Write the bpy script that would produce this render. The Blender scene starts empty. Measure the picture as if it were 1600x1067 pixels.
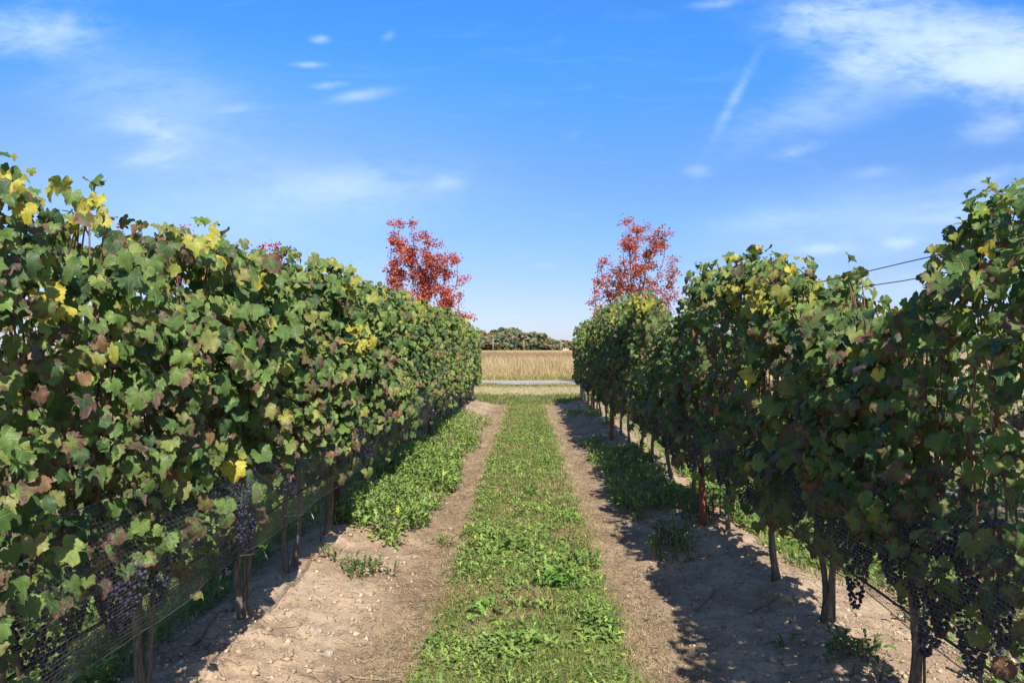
import bpy, math, random
import numpy as np
from mathutils import Matrix, Vector

random.seed(7)
rng = np.random.default_rng(7)
S = bpy.context.scene
COL = S.collection

# ------------------------------------------------------------------ camera
F = 1250.0            # focal length in photo pixels (1600 wide)
VX, HY, CH = 822.0, 543.0, 1.4   # vanishing column, horizon line, camera height
cam_d = bpy.data.cameras.new('camera')
cam = bpy.data.objects.new('camera', cam_d)
COL.objects.link(cam)
cam.location = (0, 0, CH)
cam.rotation_euler = (math.radians(90), 0, 0)
cam_d.sensor_width = 36
cam_d.lens = 36 * F / 1600
cam_d.shift_x = -(VX - 800) / 1600
cam_d.shift_y = (HY - 533.5) / 1600
cam_d.clip_start = 0.05
cam_d.clip_end = 12000
S.camera = cam

# ------------------------------------------------------------------ sun, sky, exposure
SUN_EL, SUN_AZ = 43.0, 15.0          # azimuth: degrees to the east of straight behind the camera
sx = math.sin(math.radians(SUN_AZ)) * math.cos(math.radians(SUN_EL))
sy = -math.cos(math.radians(SUN_AZ)) * math.cos(math.radians(SUN_EL))
sz = math.sin(math.radians(SUN_EL))
sun_d = bpy.data.lights.new('sun', 'SUN')
sun_d.energy = 5.0
sun_d.angle = math.radians(0.5)
sun_d.color = (1.0, 0.93, 0.82)
sun = bpy.data.objects.new('sun', sun_d)
COL.objects.link(sun)
sun.location = (20, -60, 60)
sun.rotation_euler = Vector((sx, sy, sz)).to_track_quat('Z', 'Y').to_euler()

S.view_settings.view_transform = 'Standard'
S.view_settings.look = 'None'
S.view_settings.exposure = 0.70
S.view_settings.gamma = 1
S.view_settings.use_curve_mapping = False


class G:
    """small node graph helper"""
    def __init__(s, tree):
        s.t = tree
        s.t.nodes.clear()

    def n(s, typ, ins=None, **kw):
        nd = s.t.nodes.new(typ)
        for k, v in kw.items():
            setattr(nd, k, v)
        for k, v in (ins or {}).items():
            if isinstance(v, bpy.types.NodeSocket):
                s.t.links.new(v, nd.inputs[k])
            else:
                nd.inputs[k].default_value = v
        return nd

    def math(s, op, a, b=0.0, c=0.0, clamp=False):
        return s.n('ShaderNodeMath', {0: a, 1: b, 2: c}, operation=op, use_clamp=clamp).outputs[0]

    def ramp(s, x, a, b, lo=0.0, hi=1.0):
        return s.n('ShaderNodeMapRange', {0: x, 1: a, 2: b, 3: lo, 4: hi}, interpolation_type='SMOOTHSTEP').outputs[0]

    def mix(s, f, a, b, blend='MIX'):
        nd = s.n('ShaderNodeMix', data_type='RGBA', blend_type=blend)
        for k, v in ((0, f), (6, a), (7, b)):
            if isinstance(v, bpy.types.NodeSocket):
                s.t.links.new(v, nd.inputs[k])
            else:
                nd.inputs[k].default_value = v if k == 0 or len(v) == 4 else (*v, 1)
        return nd.outputs[2]

    def noise(s, vec, scale, detail=4, rough=0.55, dist=0.0):
        return s.n('ShaderNodeTexNoise', {'Vector': vec, 'Scale': scale, 'Detail': detail, 'Roughness': rough, 'Distortion': dist}).outputs['Fac']


W = bpy.data.worlds.new('World')
S.world = W
W.use_nodes = True
g = G(W.node_tree)
sky = g.n('ShaderNodeTexSky', sky_type='NISHITA', sun_disc=False, sun_elevation=math.radians(SUN_EL),
          sun_rotation=math.radians(180 - SUN_AZ), altitude=100, air_density=1.0, dust_density=0.3, ozone_density=2.5)
dirv = g.n('ShaderNodeTexCoord').outputs['Generated']
sep = g.n('ShaderNodeSeparateXYZ', {0: dirv})
dx, dy, dz = sep.outputs
# deep polarised blue of the photograph: saturate the sky a little, paler towards the horizon
ramp = g.n('ShaderNodeValToRGB', {0: g.ramp(dz, 0.0, 0.5)})
cr = ramp.color_ramp
cr.interpolation = 'EASE'
cr.elements[0].color = (.30, .325, .49, 1)
cr.elements[1].position = 0.85
cr.elements[1].color = (.195, .495, .83, 1)
e = cr.elements.new(0.28)
e.color = (.28, .375, .54, 1)
sdot = g.n('ShaderNodeVectorMath', {0: dirv, 1: (sx, sy, sz)}, operation='DOT_PRODUCT').outputs['Value']
tint = g.mix(g.ramp(sdot, -0.15, 0.85), ramp.outputs[0], (.46, .45, .47))
skyc = g.mix(1.0, g.mix(1.0, sky.outputs[0], (2, 2, 2), 'MULTIPLY'), tint, 'MULTIPLY')
# clouds lie on a high flat layer
den = g.math('ADD', g.math('MAXIMUM', dz, 0.0), 0.12)
cp = g.n('ShaderNodeCombineXYZ', {0: g.math('DIVIDE', dx, den), 1: g.math('DIVIDE', dy, den), 2: 0.0}).outputs[0]
cpm = g.n('ShaderNodeMapping', {'Vector': cp, 'Rotation': (0, 0, 0.5), 'Scale': (1.0, 2.1, 1.0)}).outputs[0]
n_big = g.noise(cpm, 1.1, 7, 0.6, 0.6)
n_fine = g.noise(cpm, 4.2, 8, 0.62, 0.8)
ahead = g.math('GREATER_THAN', dy, 0.05)
gx = g.math('DIVIDE', dx, g.math('MAXIMUM', dy, 0.05))
gz = g.math('DIVIDE', dz, g.math('MAXIMUM', dy, 0.05))
gv = g.n('ShaderNodeCombineXYZ', {0: gx, 1: gz, 2: 0.0}).outputs[0]
gvw = g.n('ShaderNodeMapping', {'Vector': gv, 'Scale': (1.0, 2.6, 1.0), 'Rotation': (0, 0, -0.25)}).outputs[0]
n_loc = g.noise(gvw, 9.0, 8, 0.6, 0.5)
n_loc2 = g.noise(gvw, 34.0, 6, 0.6, 0.6)
nn = g.math('ADD', g.math('MULTIPLY', n_loc, 0.68), g.math('MULTIPLY', n_loc2, 0.32))
# (photo x, photo y, radius x, radius y, tilt degrees, strength, noise threshold)
clouds = [
    (1470, 65, 320, 88, -10, 1.35, 0.33), (1360, 95, 120, 38, 14, 0.75, 0.40), (1290, 30, 95, 40, 10, 0.9, 0.40), (1590, 110, 190, 75, 0, 1.1, 0.30),
    (1560, 200, 90, 32, 12, 0.5, 0.36), (1245, 236, 55, 15, 12, 0.55, 0.40), (1292, 388, 56, 13, 3, 0.75, 0.36), (1408, 380, 42, 15, 8, 0.75, 0.36),
    (1555, 276, 110, 20, 10, 0.5, 0.38), (1150, 150, 100, 13, 62, 0.42, 0.34), (235, 200, 95, 32, -14, 0.75, 0.42), (245, 245, 85, 26, 6, 0.6, 0.42),
    (530, 292, 150, 42, 4, 0.36, 0.32), (700, 286, 42, 22, 0, 0.42, 0.36), (478, 102, 40, 8, 0, 0.85, 0.38), (514, 133, 36, 9, 5, 0.8, 0.38),
    (560, 150, 75, 13, 8, 0.65, 0.41), (500, 62, 20, 9, 0, 0.7, 0.38), (607, 57, 16, 10, 20, 0.55, 0.38), (50, 50, 150, 55, 0, 0.9, 0.38),
    (1130, 5, 60, 14, 8, 0.7, 0.42), (1200, 345, 130, 22, 4, 0.28, 0.32), (1370, 268, 70, 14, 5, 0.35, 0.38), (370, 172, 36, 10, 4, 0.45, 0.4), (850, 415, 30, 8, 0, 0.3, 0.4),
    (1400, 345, 330, 80, 4, 0.30, 0.20), (470, 310, 330, 75, 5, 0.26, 0.24), (240, 160, 260, 110, -20, 0.28, 0.30), (1500, 450, 240, 50, 0, 0.25, 0.2), (1330, 150, 260, 60, 20, 0.40, 0.32),
    (250, 300, 620, 230, 0, 0.16, 0.10), (1090, 268, 30, 14, 0, 0.35, 0.38), (1500, 330, 140, 26, 6, 0.35, 0.34)]
tot = None
for (px, py, rx, ry, tilt, st, th) in clouds:
    m = g.n('ShaderNodeMapping', {'Vector': gv, 'Location': ((px - VX) / F, (HY - py) / F, 0), 'Rotation': (0, 0, math.radians(tilt)),
                                  'Scale': (rx / F, ry / F, 1)}, vector_type='TEXTURE').outputs[0]
    ln = g.n('ShaderNodeVectorMath', {0: m}, operation='LENGTH').outputs['Value']
    mask = g.ramp(ln, 1.25, 0.0)
    d = g.math('MULTIPLY', g.math('MULTIPLY', g.ramp(g.math('ADD', nn, g.math('MULTIPLY', mask, 0.16)), th, th + 0.52), mask), st * 0.9)
    tot = d if tot is None else g.math('ADD', tot, d)
generic = g.math('MULTIPLY', g.ramp(g.math('ADD', g.math('MULTIPLY', n_big, 0.7), g.math('MULTIPLY', n_fine, 0.3)), 0.56, 0.80), 0.55)
generic = g.math('MULTIPLY', generic, g.ramp(dz, 0.02, 0.25))
wisp = g.math('MULTIPLY', g.ramp(n_fine, 0.50, 0.85), 0.07)
wisp = g.math('MULTIPLY', wisp, g.ramp(dz, 0.0, 0.12))
sel = g.n('ShaderNodeMix', {0: ahead}, data_type='FLOAT')
g.t.links.new(generic, sel.inputs[2])
g.t.links.new(g.math('ADD', tot, wisp), sel.inputs[3])
cl = g.math('MULTIPLY', g.math('SUBTRACT', 1.0, g.math('EXPONENT', g.math('MULTIPLY', sel.outputs[0], -1.25))), 0.82)
skyc = g.mix(cl, skyc, (6.6, 7.8, 9.4))
bg = g.n('ShaderNodeBackground', {'Color': skyc, 'Strength': 0.089})
out = g.n('ShaderNodeOutputWorld', {0: bg.outputs[0]})

# ------------------------------------------------------------------ helpers
def px(x, y, d):
    """photo pixel + distance -> world point"""
    return np.array([(x - VX) / F * d, d, CH + (HY - y) / F * d])


def vnoise(x, y, seed=0):
    xi, yi = np.floor(x).astype(np.int64), np.floor(y).astype(np.int64)
    xf, yf = x - xi, y - yi
    def h(a, b):
        n = (a * 374761393 + b * 668265263 + seed * 1442695041) & 0x7fffffff
        n = ((n ^ (n >> 13)) * 1274126177) & 0x7fffffff
        n = n ^ (n >> 16)
        return (n & 0xffff) / 65535.0
    u, v = xf * xf * (3 - 2 * xf), yf * yf * (3 - 2 * yf)
    return (h(xi, yi) * (1 - u) + h(xi + 1, yi) * u) * (1 - v) + (h(xi, yi + 1) * (1 - u) + h(xi + 1, yi + 1) * u) * v


def fbm(x, y, seed=0, oct=4):
    s, a, t = 0, 0.5, 0
    for i in range(oct):
        s = s + a * vnoise(x, y, seed + i * 17)
        t += a
        a *= 0.55
        x, y = x * 2.03, y * 2.03
    return s / t


def sstep(x, a, b):
    t = np.clip((x - a) / (b - a), 0, 1)
    return t * t * (3 - 2 * t)


def mesh_np(name, V, Fc, col=None, uv=None, smooth=False, mats=(), fmat=None):
    """mesh from arrays; faces all of one size; col per vertex rgba"""
    me = bpy.data.meshes.new(name)
    V = np.asarray(V, dtype=np.float32)
    Fc = np.asarray(Fc, dtype=np.int32)
    k = Fc.shape[1]
    me.vertices.add(len(V))
    me.vertices.foreach_set('co', V.ravel())
    me.loops.add(Fc.size)
    me.loops.foreach_set('vertex_index', Fc.ravel())
    me.polygons.add(len(Fc))
    me.polygons.foreach_set('loop_start', np.arange(0, Fc.size, k, dtype=np.int32))
    me.polygons.foreach_set('loop_total', np.full(len(Fc), k, dtype=np.int32))
    if smooth:
        me.polygons.foreach_set('use_smooth', np.ones(len(Fc), dtype=bool))
    if fmat is not None:
        me.polygons.foreach_set('material_index', np.asarray(fmat, dtype=np.int32))
    me.update(calc_edges=True)
    if col is not None:
        a = me.color_attributes.new('Col', 'FLOAT_COLOR', 'POINT')
        a.data.foreach_set('color', np.asarray(col, dtype=np.float32).ravel())
    if uv is not None:
        l = me.uv_layers.new(name='UVMap')
        l.data.foreach_set('uv', np.asarray(uv, dtype=np.float32)[Fc.ravel()].ravel())
    for m in mats:
        me.materials.append(m)
    me.validate()
    return me


def link(name, me, parent=None, loc=None):
    o = bpy.data.objects.new(name, me)
    COL.objects.link(o)
    if parent is not None:
        o.parent = parent
    if loc is not None:
        o.location = loc
    return o


def tag(o, label=None, cat=None, group=None, kind=None):
    if label: o['label'] = label
    if cat: o['category'] = cat
    if group: o['group'] = group
    if kind: o['kind'] = kind
    return o


def empty(name, loc, label=None, cat=None, group=None):
    o = bpy.data.objects.new(name, None)
    o.empty_display_size = 0.1
    COL.objects.link(o)
    o.location = loc
    return tag(o, label, cat, group)


def tube(P, R, sides=6, rough=0.0, cap=True, seed=0):
    """tapered tube along points; returns verts, quads (as 4-tuples)"""
    P = np.asarray(P, float)
    R = np.broadcast_to(np.asarray(R, float), (len(P),))
    r = np.random.default_rng(seed)
    T = np.gradient(P, axis=0)
    T /= np.linalg.norm(T, axis=1)[:, None] + 1e-9
    ref = np.array([1.0, 0.13, 0.07]) if abs(T[:, 0]).mean() < 0.8 else np.array([0.05, 0.1, 1.0])
    A = np.cross(T, ref)
    A /= np.linalg.norm(A, axis=1)[:, None]
    B = np.cross(T, A)
    ang = np.linspace(0, 2 * math.pi, sides, endpoint=False)
    groove = 1 + rough * r.uniform(-1, 1, sides)
    V = []
    for i in range(len(P)):
        rr = R[i] * groove * (1 + rough * 0.5 * r.uniform(-1, 1, sides))
        V.append(P[i] + (np.cos(ang) * rr)[:, None] * A[i] + (np.sin(ang) * rr)[:, None] * B[i])
    V = np.concatenate(V)
    Fq = []
    for i in range(len(P) - 1):
        for j in range(sides):
            k = (j + 1) % sides
            Fq.append((i * sides + j, i * sides + k, (i + 1) * sides + k, (i + 1) * sides + j))
    if cap:
        c = len(V)
        V = np.concatenate([V, P[:1], P[-1:]])
        e = (len(P) - 1) * sides
        for j in range(sides):
            k = (j + 1) % sides
            Fq.append((c, k, j, c))
            Fq.append((c + 1, e + j, e + k, c + 1))
    return V, Fq


def mesh_py(name, parts, mats=(), smooth=True, fmat=None):
    """parts: list of (verts, faces) merged through from_pydata"""
    V, Fs, o = [], [], 0
    for v, f in parts:
        V.extend(map(tuple, v))
        for q in f:
            q = tuple(i + o for i in q)
            if len(q) == 4 and q[0] == q[3]:
                q = q[:3]
            Fs.append(q)
        o += len(v)
    me = bpy.data.meshes.new(name)
    me.from_pydata(V, [], Fs)
    if smooth:
        me.polygons.foreach_set('use_smooth', np.ones(len(Fs), dtype=bool))
    for m in mats:
        me.materials.append(m)
    if fmat:
        me.polygons.foreach_set('material_index', np.array(fmat, dtype=np.int32))
    me.update()
    return me


def frames(N, T):
    """orthonormal frames: z = N, y close to T"""
    N = N / (np.linalg.norm(N, axis=1)[:, None] + 1e-9)
    T = T - N * (N * T).sum(1)[:, None]
    T = T / (np.linalg.norm(T, axis=1)[:, None] + 1e-9)
    X = np.cross(T, N)
    return np.stack([X, T, N], axis=2)     # columns


def scatter(tV, tF, tUV, P, R, Sc, col):
    """merge copies of a template; tV (k,3) or (n,k,3); Sc (n,) ; col (n,4) or (n,k,4)"""
    n = len(P)
    base = tV if tV.ndim == 3 else np.broadcast_to(tV, (n,) + tV.shape)
    k = base.shape[1]
    V = np.einsum('nij,nkj->nki', R, base) * Sc[:, None, None] + P[:, None, :]
    Fc = tF[None] + (np.arange(n) * k)[:, None, None]
    uv = np.broadcast_to(tUV, (n, k, 2)).reshape(-1, 2) if tUV is not None else None
    if col.ndim == 2:
        col = np.repeat(col[:, None, :], k, axis=1)
    return V.reshape(-1, 3), Fc.reshape(-1, tF.shape[1]), col.reshape(-1, 4), uv


# ------------------------------------------------------------------ materials
def mat(name):
    m = bpy.data.materials.new(name)
    m.use_nodes = True
    return m, G(m.node_tree)


def leaf_material(name, per_object, translucent=0.30, veins=True, rough=0.47, patch=(0.098, 0.048, 0.043), spec=0.36):
    m, g = mat(name)
    if per_object:
        oi = g.n('ShaderNodeObjectInfo')
        base, alpha = oi.outputs['Color'], oi.outputs['Alpha']
    else:
        at = g.n('ShaderNodeAttribute', attribute_name='Col')
        base, alpha = at.outputs['Color'], at.outputs['Alpha']
    geo = g.n('ShaderNodeNewGeometry')
    pos = geo.outputs['Position']
    nz = g.noise(pos, 26, 3, 0.6)
    nf = g.noise(pos, 110, 3, 0.6)
    c = g.mix(1.0, base, g.n('ShaderNodeCombineColor', {0: g.ramp(nz, .25, .75, .72, 1.3), 1: g.ramp(nz, .25, .75, .78, 1.22), 2: g.ramp(nz, .25, .75, .75, 1.2)}).outputs[0], 'MULTIPLY')
    h = nf
    if veins:
        uv = g.n('ShaderNodeUVMap').outputs[0]
        s = g.n('ShaderNodeSeparateXYZ', {0: uv})
        u, v = s.outputs[0], s.outputs[1]
        r = g.math('SQRT', g.math('ADD', g.math('MULTIPLY', u, u), g.math('MULTIPLY', v, v)))
        ang = g.math('ABSOLUTE', g.math('ARCTAN2', u, v))
        dist = g.math('MULTIPLY', g.math('PINGPONG', ang, 0.506), r)
        vein = g.ramp(dist, 0.035, 0.004)
        side = g.math('PINGPONG', g.math('ADD', g.math('MULTIPLY', r, 1.0), g.math('MULTIPLY', dist, 0.9)), 0.085)
        vein2 = g.math('MULTIPLY', g.ramp(side, 0.016, 0.0), 0.45)
        vein = g.math('MAXIMUM', vein, vein2)
        # autumn colour creeps in from the margin between the veins
        edge = g.math('ADD', g.math('ADD', g.math('MULTIPLY', r, 0.75), g.math('MULTIPLY', dist, 1.1)), g.math('MULTIPLY', g.math('SUBTRACT', nz, 0.5), 1.3))
        e = g.ramp(g.math('ADD', edge, g.math('MULTIPLY', alpha, 0.9)), 1.02, 1.32)
        e = g.math('MULTIPLY', e, g.ramp(alpha, 0.02, 0.25))
        pc = g.mix(g.ramp(nf, 0.3, 0.7), patch, tuple(min(1, x * 1.9) for x in patch))
        c = g.mix(g.math('MULTIPLY', g.math('MULTIPLY', e, 0.95), g.ramp(g.noise(pos, 60, 4, 0.7), 0.32, 0.52, 0.35, 1.0)), c, pc)
        c = g.mix(g.math('MULTIPLY', vein, 0.38), c, (0.22, 0.24, 0.10))
        h = g.math('ADD', g.math('MULTIPLY', nf, 0.5), g.math('MULTIPLY', vein, -0.6))
    under = g.mix(0.45, c, (0.15, 0.18, 0.11))
    c2 = g.mix(geo.outputs['Backfacing'], c, under)
    bmp = g.n('ShaderNodeBump', {'Strength': 0.5, 'Distance': 0.006, 'Height': h}).outputs[0]
    p = g.n('ShaderNodeBsdfPrincipled', {'Base Color': c2, 'Roughness': rough, 'Specular IOR Level': spec, 'Normal': bmp})
    tc = g.mix(0.5, g.mix(1.0, c, (1.7, 1.75, 0.8), 'MULTIPLY'), c)
    tr = g.n('ShaderNodeBsdfTranslucent', {'Color': tc})
    mx = g.n('ShaderNodeMixShader', {0: translucent, 1: p.outputs[0], 2: tr.outputs[0]})
    g.n('ShaderNodeOutputMaterial', {0: mx.outputs[0]})
    return m


def simple_mat(name, c1, c2, scale=20, rough=0.8, bump=0.4, dist=0.01, stretch=(1, 1, 1), metallic=0.0, spec=0.3, obj_coord=True):
    m, g = mat(name)
    tc = g.n('ShaderNodeTexCoord').outputs['Object'] if obj_coord else g.n('ShaderNodeNewGeometry').outputs['Position']
    v = g.n('ShaderNodeMapping', {'Vector': tc, 'Scale': stretch}).outputs[0]
    a = g.noise(v, scale, 5, 0.62)
    b = g.noise(v, scale * 4.3, 4, 0.6)
    f = g.math('ADD', g.math('MULTIPLY', a, 0.65), g.math('MULTIPLY', b, 0.35))
    c = g.mix(g.ramp(f, 0.32, 0.68), c1, c2)
    bm = g.n('ShaderNodeBump', {'Strength': bump, 'Distance': dist, 'Height': f}).outputs[0]
    p = g.n('ShaderNodeBsdfPrincipled', {'Base Color': c, 'Roughness': rough, 'Metallic': metallic, 'Specular IOR Level': spec, 'Normal': bm})
    g.n('ShaderNodeOutputMaterial', {0: p.outputs[0]})
    return m


def attr_mat(name, translucent=0.25, rough=0.6, spec=0.25, var=0.35, scale=30):
    m, g = mat(name)
    at = g.n('ShaderNodeAttribute', attribute_name='Col').outputs['Color']
    pos = g.n('ShaderNodeNewGeometry').outputs['Position']
    nz = g.noise(pos, scale, 3, 0.6)
    f = g.ramp(nz, 0.25, 0.75, 1 - var, 1 + var)
    c = g.mix(1.0, at, g.n('ShaderNodeCombineColor', {0: f, 1: f, 2: f}).outputs[0], 'MULTIPLY')
    p = g.n('ShaderNodeBsdfPrincipled', {'Base Color': c, 'Roughness': rough, 'Specular IOR Level': spec})
    if translucent > 0:
        tr = g.n('ShaderNodeBsdfTranslucent', {'Color': g.mix(1.0, c, (1.5, 1.6, 0.8), 'MULTIPLY')})
        mx = g.n('ShaderNodeMixShader', {0: translucent, 1: p.outputs[0], 2: tr.outputs[0]})
        g.n('ShaderNodeOutputMaterial', {0: mx.outputs[0]})
    else:
        g.n('ShaderNodeOutputMaterial', {0: p.outputs[0]})
    return m


M_LEAF = leaf_material('vine_leaf', True)
M_FOL = leaf_material('vine_foliage', False)
M_PETIOLE = simple_mat('petiole', (0.16, 0.07, 0.035), (0.28, 0.17, 0.06), 30, 0.55)
M_WEEDLEAF = leaf_material('weed_leaf', True, 0.28, False, 0.6, spec=0.2)
M_GRASS = attr_mat('grass_blades', 0.25, 0.6, 0.2, 0.3)
M_DRY = attr_mat('dry_grass', 0.2, 0.75, 0.15, 0.25, 3)
M_CROWN = attr_mat('crown_leaves', 0.3, 0.5, 0.3, 0.3, 8)
M_WOODS = attr_mat('far_crowns', 0.1, 0.8, 0.1, 0.35, 0.7)
M_BARK = simple_mat('vine_bark', (0.06, 0.048, 0.04), (0.27, 0.225, 0.19), 30, 0.9, 1.0, 0.02, (3, 3, 0.5))
M_CANE = simple_mat('cane_bark', (0.09, 0.045, 0.025), (0.20, 0.115, 0.06), 20, 0.7, 0.5, 0.004)
M_TREEBARK = simple_mat('tree_bark', (0.10, 0.085, 0.07), (0.24, 0.21, 0.18), 12, 0.9, 0.8, 0.02, (2, 2, 0.5))
M_RUST = simple_mat('rusty_steel', (0.13, 0.045, 0.028), (0.25, 0.095, 0.06), 14, 0.85, 0.5, 0.003, (1, 1, 0.4), 0.1)
M_RUSTD = simple_mat('dark_rusty_steel', (0.045, 0.026, 0.02), (0.12, 0.05, 0.03), 14, 0.85, 0.5, 0.003, (1, 1, 0.4), 0.1)
M_WOOD = simple_mat('weathered_wood', (0.22, 0.19, 0.16), (0.42, 0.38, 0.33), 16, 0.9, 0.7, 0.01, (4, 4, 0.35))
M_WIRE = simple_mat('dull_wire', (0.06, 0.06, 0.065), (0.16, 0.16, 0.17), 8, 0.55, 0.1, 0.001, (1, 1, 1), 0.4)
M_HOSE = simple_mat('black_hose', (0.015, 0.017, 0.016), (0.04, 0.05, 0.045), 6, 0.5, 0.1, 0.001)
M_NET = simple_mat('net_thread', (0.045, 0.045, 0.052), (0.10, 0.10, 0.115), 5, 0.40, 0.1, 0.001, (1, 1, 1), 0.0, 0.7)
M_TIE = simple_mat('plastic_tie', (0.42, 0.42, 0.38), (0.6, 0.6, 0.55), 10, 0.5, 0.1, 0.001)
M_STONE = simple_mat('stone', (0.22, 0.18, 0.14), (0.42, 0.36, 0.30), 14, 0.9, 0.7, 0.01)
M_TWIG = simple_mat('twig', (0.15, 0.11, 0.08), (0.34, 0.27, 0.20), 20, 0.9, 0.5, 0.005)
M_STRAW = attr_mat('straw', 0.0, 0.8, 0.15, 0.3)

m, g = mat('grape_skin')
pos = g.n('ShaderNodeNewGeometry').outputs['Position']
nz = g.noise(pos, 70, 3, 0.6)
blo = g.noise(pos, 9, 2, 0.5)
c = g.mix(g.ramp(nz, 0.35, 0.7), (0.008, 0.008, 0.022), (0.05, 0.058, 0.11))
c = g.mix(g.ramp(blo, 0.62, 0.8), c, (0.13, 0.14, 0.2))
p = g.n('ShaderNodeBsdfPrincipled', {'Base Color': c, 'Roughness': 0.52, 'Specular IOR Level': 0.32})
g.n('ShaderNodeOutputMaterial', {0: p.outputs[0]})
M_GRAPE = m

# ------------------------------------------------------------------ ground
XL, XR = -1.38, 1.42
END = 19.9


def relief(x, y):
    near = 1 - sstep(y, END + 0.2, END + 1.6)
    z = 0.085 * np.exp(-((x - XL) / 0.30) ** 2) + 0.085 * np.exp(-((x - XR) / 0.30) ** 2)
    for k in (-4.2, 4.25):
        z = z + 0.08 * np.exp(-((x - k) / 0.32) ** 2)
    z = z - 0.03 * np.exp(-((x + 0.66) / 0.16) ** 2) - 0.03 * np.exp(-((x - 0.62) / 0.16) ** 2)
    z = z * near
    rough = np.exp(-((np.abs(x) - 1.35) / 0.45) ** 2)
    n = (fbm(x * 2.2, y * 2.2, 3, 3) - 0.5) * 0.05 + (fbm(x * 9, y * 9, 5, 3) - 0.5) * (0.010 + 0.060 * rough) + (fbm(x * 26, y * 26, 8, 2) - 0.5) * (0.004 + 0.022 * rough)
    n = n + 0.05 * rough * (vnoise(x * 14 + 3, y * 14, 15) > .72) * (vnoise(x * 14 + 3, y * 14, 15) - .72)
    n = n + 0.022 * rough * sstep(np.abs(fbm(x * 3.1 + 4, y * 2.3, 12, 3) - 0.5), 0.0, 0.05)
    fade = 1 - sstep(np.hypot(x, y), 24, 60)
    return z + n * fade


def axis(lo, hi, step, far, grow):
    a = list(np.arange(lo, hi + 1e-6, step))
    s, v = step, hi
    while v < far:
        s *= grow
        v += s
        a.append(v)
    s, v = step, lo
    b = []
    while v > -far:
        s *= grow
        v -= s
        b.append(v)
    return np.array(b[::-1] + a)


gxs = axis(-2.7, 2.7, 0.022, 6000, 1.28)
ys = [1.6]
while ys[-1] < 26:
    ys.append(ys[-1] + max(0.022, ys[-1] * 0.0085))
s = 0.25
while ys[-1] < 6000:
    s *= 1.12
    ys.append(ys[-1] + s)
yb, s, v = [], 0.05, 1.6
while v > -6000:
    s *= 1.5
    v -= s
    yb.append(v)
gys = np.array(yb[::-1] + ys)
GX, GY = np.meshgrid(gxs, gys)
GZ = relief(GX, GY)
nx, ny = len(gxs), len(gys)
V = np.stack([GX, GY, GZ], -1).reshape(-1, 3)
i = np.arange(nx * ny).reshape(ny, nx)
Q = np.stack([i[:-1, :-1], i[:-1, 1:], i[1:, 1:], i[1:, :-1]], -1).reshape(-1, 4)


def ground_colour(x, y):
    n1, n2, n3 = fbm(x * 1.1, y * 1.1, 21, 4), fbm(x * 5, y * 5, 31, 3), fbm(x * 18, y * 18, 41, 3)
    C = lambda *c: np.array(c)[None, None, :] * np.ones(x.shape)[..., None]
    mixc = lambda a, b, f: a * (1 - f[..., None]) + b * f[..., None]
    soil = mixc(C(.305, .222, .150), C(.41, .308, .214), sstep(n2, .35, .65))
    packed = mixc(C(.225, .158, .104), C(.315, .226, .150), sstep(n2, .3, .7))
    straw = C(.40, .315, .19)
    green = mixc(C(.10, .125, .035), C(.20, .175, .085), sstep(n2, .35, .7))
    ax = np.abs(x)
    trk = np.exp(-((ax - .63) / .22) ** 4)
    c = mixc(soil, packed, np.clip(trk, 0, 1))
    c = mixc(c, straw, sstep(n3 + .25 * np.exp(-((ax - .45) / .12) ** 2), .6, .8) * .6 * np.exp(-((ax - .55) / .3) ** 4))
    wob = .05 * (n2 - .5) * 2
    mid = 1 - sstep(ax + wob, .36, .47)
    c = mixc(c, green, mid)
    # the next aisles on either side
    side = sstep(ax, 2.0, 2.25)
    c = mixc(c, mixc(soil, green, sstep(n1, .35, .6)), side)
    # headland bands beyond the row ends
    yy = y + .8 * (n1 - .5) + .25 * (n2 - .5)
    hd = lambda a, b, w=.5: sstep(yy, a, a + w) * (1 - sstep(yy, b, b + w))
    c = mixc(c, mixc(C(.11, .14, .04), C(.20, .19, .07), sstep(n2, .3, .7)), hd(END + .1, 23.4))
    c = mixc(c, mixc(C(.42, .35, .21), C(.34, .30, .15), sstep(n2, .3, .7)), hd(23.3, 28.4, .8))
    c = mixc(c, mixc(C(.17, .18, .06), C(.26, .24, .09), sstep(n2, .3, .7)), hd(28.2, 29.9))
    far = sstep(yy, 34.6, 35.8)
    fld = mixc(C(.42, .31, .15), C(.33, .22, .12), sstep(fbm(x * .03, y * .06, 51, 3), .4, .6))
    fld = mixc(fld, C(.30, .20, .15), np.exp(-((y - 190) / 70) ** 2) * .7)
    c = mixc(c, C(.40, .33, .19), hd(33.5, 36))
    c = mixc(c, fld, far)
    out = 1 - (1 - sstep(ax, 60, 120)) * (1 - sstep(-y, 20, 60))
    c = mixc(c, fld, out * (1 - far))
    return c


gc = ground_colour(GX, GY)
gc = np.concatenate([gc, np.ones(gc.shape[:2] + (1,))], -1).reshape(-1, 4)
m, g = mat('ground_soil')
at = g.n('ShaderNodeAttribute', attribute_name='Col').outputs['Color']
pos = g.n('ShaderNodeNewGeometry').outputs['Position']
a = g.noise(pos, 14, 6, 0.65)
b = g.noise(pos, 75, 4, 0.65)
vor = g.n('ShaderNodeTexVoronoi', {'Vector': pos, 'Scale': 9.0, 'Randomness': 1.0}, feature='DISTANCE_TO_EDGE').outputs['Distance']
crack = g.math('MULTIPLY', g.ramp(g.math('ADD', vor, g.math('MULTIPLY', g.math('SUBTRACT', a, .5), .12)), 0.02, 0.0), g.ramp(g.noise(pos, 1.7, 2), .48, .62))
f = g.math('MULTIPLY', g.ramp(a, .25, .75, .80, 1.18), g.ramp(b, .25, .75, .80, 1.2))
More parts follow.
